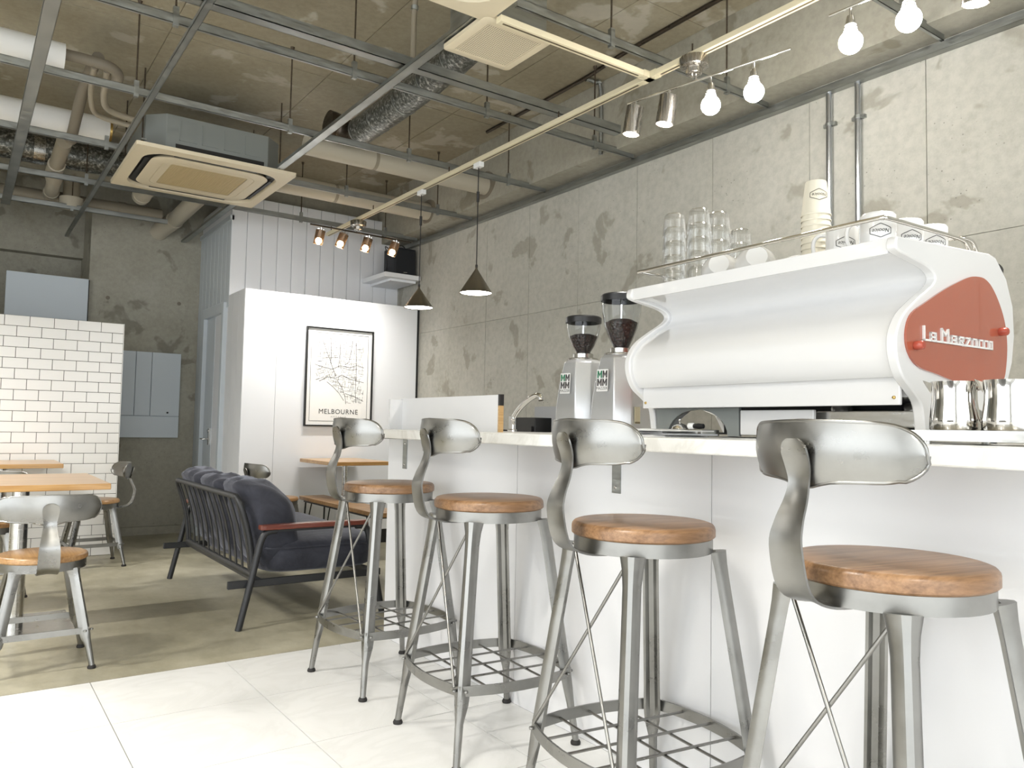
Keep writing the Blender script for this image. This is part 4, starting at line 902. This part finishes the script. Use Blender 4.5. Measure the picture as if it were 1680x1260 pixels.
pipe('soil_pipe', 'beige drain pipe stepping down through a bend above the tiled partition', [('pipe_run', [(.475, 5.60, 2.745), (.478, 6.14, 2.735)], .046, 'pvc_dirty', False), ('bend', [(.478, 6.10, 2.735), (.482, 6.36, 2.732), (.50, 6.52, 2.735)], .054, 'pvc', True), ('pipe_run', [(.498, 6.48, 2.734), (.525, 7.06, 2.775)], .047, 'pvc', False), collar(.525, 7.06, 2.775, .056, 'y')])
pipe('soil_pipe', 'stained beige pipe running along the far wall above the ceiling frame', [('pipe_run', [(-.4, 7.20, 2.76), (1.36, 7.20, 2.76)], .058, 'pvc_dirty', False), collar(.62, 7.2, 2.76, .064, 'x', 'pvc_dirty', .03), collar(1.05, 7.2, 2.76, .064, 'x', 'pvc_dirty', .03)])
pipe('soil_pipe', 'thick beige pipe running from the air conditioner into the far concrete wall', [('pipe_run', [(1.47, 5.95, 2.76), (1.47, 7.30, 2.74)], .066, 'pvc', False), ('pipe_end', [(1.47, 7.18, 2.742), (1.43, 7.40, 2.715), (1.40, 7.52, 2.68)], .074, 'pvc', True)])
pipe('soil_pipe', 'short beige pipe stub below the air conditioner rear edge', [('pipe_run', [(1.13, 5.88, 2.77), (1.10, 6.60, 2.75)], .060, 'pvc', False), collar(1.10, 6.60, 2.75, .067, 'y')])
pipe('floor_drain_cap', 'round beige pipe cap facing down beside the column', [('cap', [(.66, 7.0, 2.66), (.66, 7.0, 2.74)], .085, 'pvc', False), ('neck', [(.66, 7.0, 2.74), (.66, 7.0, 2.86)], .06, 'pvc_dirty', False)])
for (lb, p, r, mt) in (('dark conduit fixed along the ceiling slab beside the beam', [(2.93, 1.2, SLAB-.014), (2.95, 3.0, SLAB-.014), (2.99, 3.55, SLAB-.014), (3.0, 4.6, SLAB-.014)], .012, 'bar_dark'), ('bent grey conduit dropping down the concrete beam face', [(3.0, 3.52, SLAB-.015), (3.06, 3.51, SLAB-.02), (3.10, 3.50, SLAB-.06), (3.105, 3.50, 2.66)], .012, 'galvanised'),
                      ('curved grey conduit hanging from the slab beside the air conditioner', [(1.66, 3.16, SLAB-.01), (1.67, 3.20, SLAB-.10), (1.675, 3.22, 2.90), (1.675, 3.22, 2.70)], .013, 'pvc_dirty')):
    t = thing('conduit', (0,0,0), lb, 'conduit'); cvv = bez(p, 5); MB().tube(cvv, r, 10).build('tube', mt, t, 60)
    a, b_ = cvv[len(cvv)//2-1], cvv[len(cvv)//2]; MB().tube([a, a+(b_-a).normalized()*.02], r*1.35, 10).build('clamp', 'galvanised', t, 60)
for k, (y, lb) in enumerate(((2.09, 'zinc conduit on the concrete wall, nearer the far panelling'), (1.946, 'zinc conduit on the concrete wall, the one farther from the far panelling'))):
    t = thing('wall_conduit', (3.282, y, 0), lb, 'conduit'); MB().rod((0, 0, 1.0), (0, 0, 2.602), .0145, 14).build('tube', 'zinc_conduit', t, 60)
    for z in (1.3, 2.45-.01*k): c_ = MB().rod((0, 0, z-.008), (0, 0, z+.008), .0175, 14).box(.0, .017, -.032, .032, z-.008, z+.008).build('saddle_clamp', 'galvanised', t, 60)
# ---------------------------------------------------------------- lighting track
XT, ZTK = 2.46, 2.566
tk = thing('lighting_track', (0,0,0), 'long cream lighting track with a side branch under the ceiling frame', 'lighting track')
def trk(x0, x1, y0, y1, along):
    w = .0175; b_ = BX(x0, x1, y0, y1, ZTK, ZTK+.026).build('track_rail', 'track_cream', tk, bevel=.002, seg=1)
    if along == 'y': BX((x0+x1)/2-.0045, (x0+x1)/2+.0045, y0+.02, y1-.02, ZTK-.0008, ZTK+.002).build('slot', 'track_slot', b_)
    else: BX(x0+.02, x1-.02, (y0+y1)/2-.0045, (y0+y1)/2+.0045, ZTK-.0008, ZTK+.002).build('slot', 'track_slot', b_)
trk(XT-.0175, XT+.0175, 2.50, 6.18, 'y'); trk(XT-.0175, XT+.0175, .6, 2.40, 'y'); trk(1.64, XT-.05, 2.4325, 2.4675, 'x')
MB().box(XT-.052, XT+.0185, 2.431, 2.469, ZTK-.001, ZTK+.028).box(XT-.0185, XT+.0185, 2.395, 2.505, ZTK-.001, ZTK+.028).build('tee_joint', 'track_cream', tk)
for y in (1.2, 2.2, 3.1, 4.2, 5.3, 6.1): MB().rod((XT, y, ZTK+.026), (XT, y, 2.632), .004, 6).build('track_hanger', 'rod_rust', tk)
# pendants
def pendant(y, zb, za, label):
    t = thing('pendant_lamp', (XT+.04-.04, y, 0), label, 'pendant lamp', 'cone pendant lamps over the bar')
    t.location = (XT, y, 0)
    BX(-.017, .017, -.035, .035, 2.535, ZTK).build('track_adaptor', 'enamel_white', t, bevel=.004)
    MB().tube([(0, 0, za+.02), (0, 0, 2.535)], .0032, 8).build('cord', 'cable_black', t, 60); MB().lathe([(0, -.035), (.008, -.03), (.009, .03), (0, .035)], 10, (0, 0, 2.36)).build('cord_grip', 'cable_black', t, 60)
    MB().lathe([(.004, za+.016), (.007, za+.012), (.008, za), (.1, zb), (.0985, zb), (.0065, za-.002), (.003, za+.016)], 32).build('cone_shade', 'cone_metal', t, 50)
    MB().lathe([(0, za+.012), (.008, za+.012), (.007, za+.028), (0, za+.03)], 12).build('cap', 'cable_black', t, 60)
    MB().lathe([(0, zb+.010), (.085, zb+.010), (.09, zb+.004), (0, zb+.003)], 28).build('diffuser', 'led_glow', t, 60)
pendant(4.555, 1.776, 1.905, 'brushed cone pendant lamp nearer the speaker shelf'); pendant(3.855, 1.782, 1.925, 'brushed cone pendant lamp farther from the speaker shelf')
def canopy(t, x, y, zb):
    MB().lathe([(0, ZTK-.002), (.060, ZTK-.002), (.062, ZTK-.006), (.060, ZTK-.038), (.048, ZTK-.045), (.036, ZTK-.046), (.034, zb+.02), (.028, zb+.016), (0, zb+.016)], 30, (x, y, 0)).build('canopy', 'brushed_nickel', t, 35)
    MB().rod((x-.012, y, zb), (x-.012, y, zb+.02), .004, 8).rod((x+.012, y, zb), (x+.012, y, zb+.02), .004, 8).build('stem', 'chrome', t)
def spot(name, loc, rx, ry, energy, size=80, blend=.6, parent=None):
    l = bpy.data.lights.new(name, 'SPOT'); l.energy = energy*LAMP_K; l.spot_size = math.radians(size); l.spot_blend = blend; l.shadow_soft_size = .025; l.color = (1, .965, .91)
    o = bpy.data.objects.new(name, l); COL.objects.link(o); o.location = loc; o.rotation_euler = (rx, ry, 0)
    if parent: o.parent = parent
ROOM_W = 33
def cyl_head(t, x, y, zb, r, h, shade, rx=0, ry=0, energy=26, cone=90, bl=.7):
    m = Matrix.Translation((x, y, zb)) @ Matrix.Rotation(rx, 4, 'X') @ Matrix.Rotation(ry, 4, 'Y')
    hd = MB().lathe([(0, -.020), (r*.4, -.020), (r, -.024), (r, -.024-h), (r-.0015, -.024-h), (r-.0015, -.026), (0, -.026)], 26, m=m).build('lamp_shade', shade, t, 40)
    MB().rod((0, 0, 0), (0, 0, -.024), .005, 8, m=m).build('swivel', 'chrome', hd)
    if shade == 'smoked_glass':
        g = MB()
        for a in range(7): g.lathe([(0, -.020), (.006, -.020), (.006, -.012), (0, -.012)], 8, m=m @ Matrix.Translation((.022*math.cos(a*.9), .022*math.sin(a*.9), 0)))
        g.build('cap_holes', 'chrome', hd)
    MB().lathe([(0, -.024-h*.52), (.016, -.024-h*.55), (.024, -.024-h*.68), (.024, -.024-h*.82), (.014, -.024-h*.94), (0, -.024-h*.97)], 18, m=m).build('bulb', 'bulb_glow', hd, 60)
    p = m @ Vector((0, 0, -.024-h-.012)); spot('spot_beam', p, rx, ry, energy, cone, bl)
def globe_head(t, x, y, zb, rx=0, ry=0):
    m = Matrix.Translation((x, y, zb)) @ Matrix.Rotation(rx, 4, 'X') @ Matrix.Rotation(ry, 4, 'Y')
    so = MB().rod((0, 0, 0), (0, 0, -.03), .004, 8, m=m).lathe([(0, -.028), (.012, -.028), (.016, -.045), (.016, -.058), (0, -.058)], 20, m=m).build('socket', 'chrome', t, 40)
    MB().lathe([(.0165, -.058), (.019, -.061), (.0165, -.065), (.0175, -.067), (.021, -.071), (.0185, -.075), (.020, -.077), (.023, -.081), (.021, -.085), (0, -.085)], 20, m=m).build('screw_collar', 'enamel_white', so, 50)
    R = .039; MB().lathe([(.019, -.080)]+[(R*math.sin(math.radians(a)), -.120+R*math.cos(math.radians(a))) for a in range(32, 181, 12)]+[(0, -.120-R)], 22, m=m).build('bulb', 'bulb_glow', so, 60)
# far fixture with four smoked cylinders
t = thing('spotlight_bar', (0,0,0), 'spotlight bar with four smoked glass cylinder heads before the white panelling', 'spotlight'); canopy(t, XT, 5.56, 2.478)
MB().rod((2.07, 5.54, 2.474), (2.93, 5.58, 2.474), .0065, 10).build('bar', 'bar_dark', t, 60)
for x, ry in ((2.165, 6), (2.355, 16), (2.555, 12), (2.79, 14)): cyl_head(t, x, 5.56, 2.470, .036, .108, 'smoked_glass', math.radians(12), math.radians(ry), 27, 135, 1.0)
# near fixture
t = thing('spotlight_bar', (0,0,0), 'spotlight bar with two chrome cylinders and two bare globe bulbs', 'spotlight'); canopy(t, XT, 2.19, 2.478)
A, B_ = Vector((2.395, 2.52, 2.462)), Vector((2.53, 1.77, 2.462)); MB().rod(A, B_, .0055, 10).build('bar', 'chrome', t, 60)
for f_, kd in ((.06, 0), (.29, 0), (.55, 1), (.80, 1)):
    p = A+(B_-A)*f_
    if kd == 0: cyl_head(t, p.x, p.y, p.z-.004, .039, .122, 'brushed_nickel', math.radians(8), math.radians(4), 24)
    else: globe_head(t, p.x, p.y, p.z-.004)
# third fixture, over the near end of the bar
t = thing('spotlight_bar', (0,0,0), 'spotlight bar of bare globe bulbs above the two wall conduits', 'spotlight'); canopy(t, XT, 1.20, 2.478)
A, B_ = Vector((2.43, 1.545, 2.462)), Vector((2.47, .78, 2.462)); MB().rod(A, B_, .0055, 10).build('bar', 'chrome', t, 60)
for f_, kd in ((.10, 1), (.355, 1), (.63, 0), (.90, 0)):
    p = A+(B_-A)*f_
    if kd == 0: cyl_head(t, p.x, p.y, p.z-.004, .039, .122, 'brushed_nickel', math.radians(8), math.radians(-6), 24)
    else: globe_head(t, p.x, p.y, p.z-.004)
# added spotlight bars, unseen, to strengthen the overhead light on floor and room
for (x, y, lb) in ((.15, 1.2, 'added unseen spotlight bar over the entrance tiles'), (-1.1, 3.3, 'added unseen spotlight bar by the street windows'), (-1.0, 5.3, 'added unseen spotlight bar beside the tiled partition end'), (.6, -.8, 'added unseen spotlight bar near the shop front'), (-1.4, .7, 'added unseen spotlight bar above the street side')):
    t = thing('spotlight_bar', (0,0,0), lb, 'spotlight'); MB().rod((x, y, 2.49), (x, y, SLAB), .008, 8).build('stem', 'chrome', t, 60)
    MB().rod((x-.3, y, 2.485), (x+.3, y, 2.485), .0055, 10).build('bar', 'chrome', t, 60)
    for k in range(4): cyl_head(t, x-.27+k*.18, y, 2.481, .039, .122, 'brushed_nickel', math.radians(0), math.radians(0), ROOM_W*(1.9 if y > 3 else 1), 150, 1.0)
# ---------------------------------------------------------------- speaker on its shelf
sh = thing('speaker_shelf', (0,0,0), 'small white corner shelf under the black loudspeaker', 'shelf'); BX(2.94, 3.285, 6.06, YU-.001, 2.275, 2.315).build('shelf_board', 'white_paint', sh, bevel=.003); BX(3.02, 3.27, 6.12, YU-.001, 2.255, 2.275).build('bracket_board', 'white_paint', sh)
sp = thing('loudspeaker', (3.165, 6.22, 2.315), 'black box loudspeaker on the white corner shelf', 'loudspeaker')
BX(-.105, .105, -.09, .12, 0, .245).build('cabinet', 'speaker_black', sp, bevel=.008); BX(-.095, .095, -.098, -.09, .01, .235).build('grille_cloth', 'speaker_black', sp, bevel=.004)
BX(-.018, .018, -.1, -.098, .026, .031).build('name_plate', 'stainless', sp); MB().tube(bez([(-.04, .10, .24), (-.12, .06, .27), (-.15, -.02, .20), (-.13, .0, .10), (-.10, .08, .05)], 6), .004, 8).build('cable', 'cable_black', sp, 60)
MB().tube(bez([(-.06, .05, .245), (.0, .02, .29), (.05, .03, .28), (.09, .08, .25)], 6), .004, 8).build('cable', 'cable_black', sp, 60)
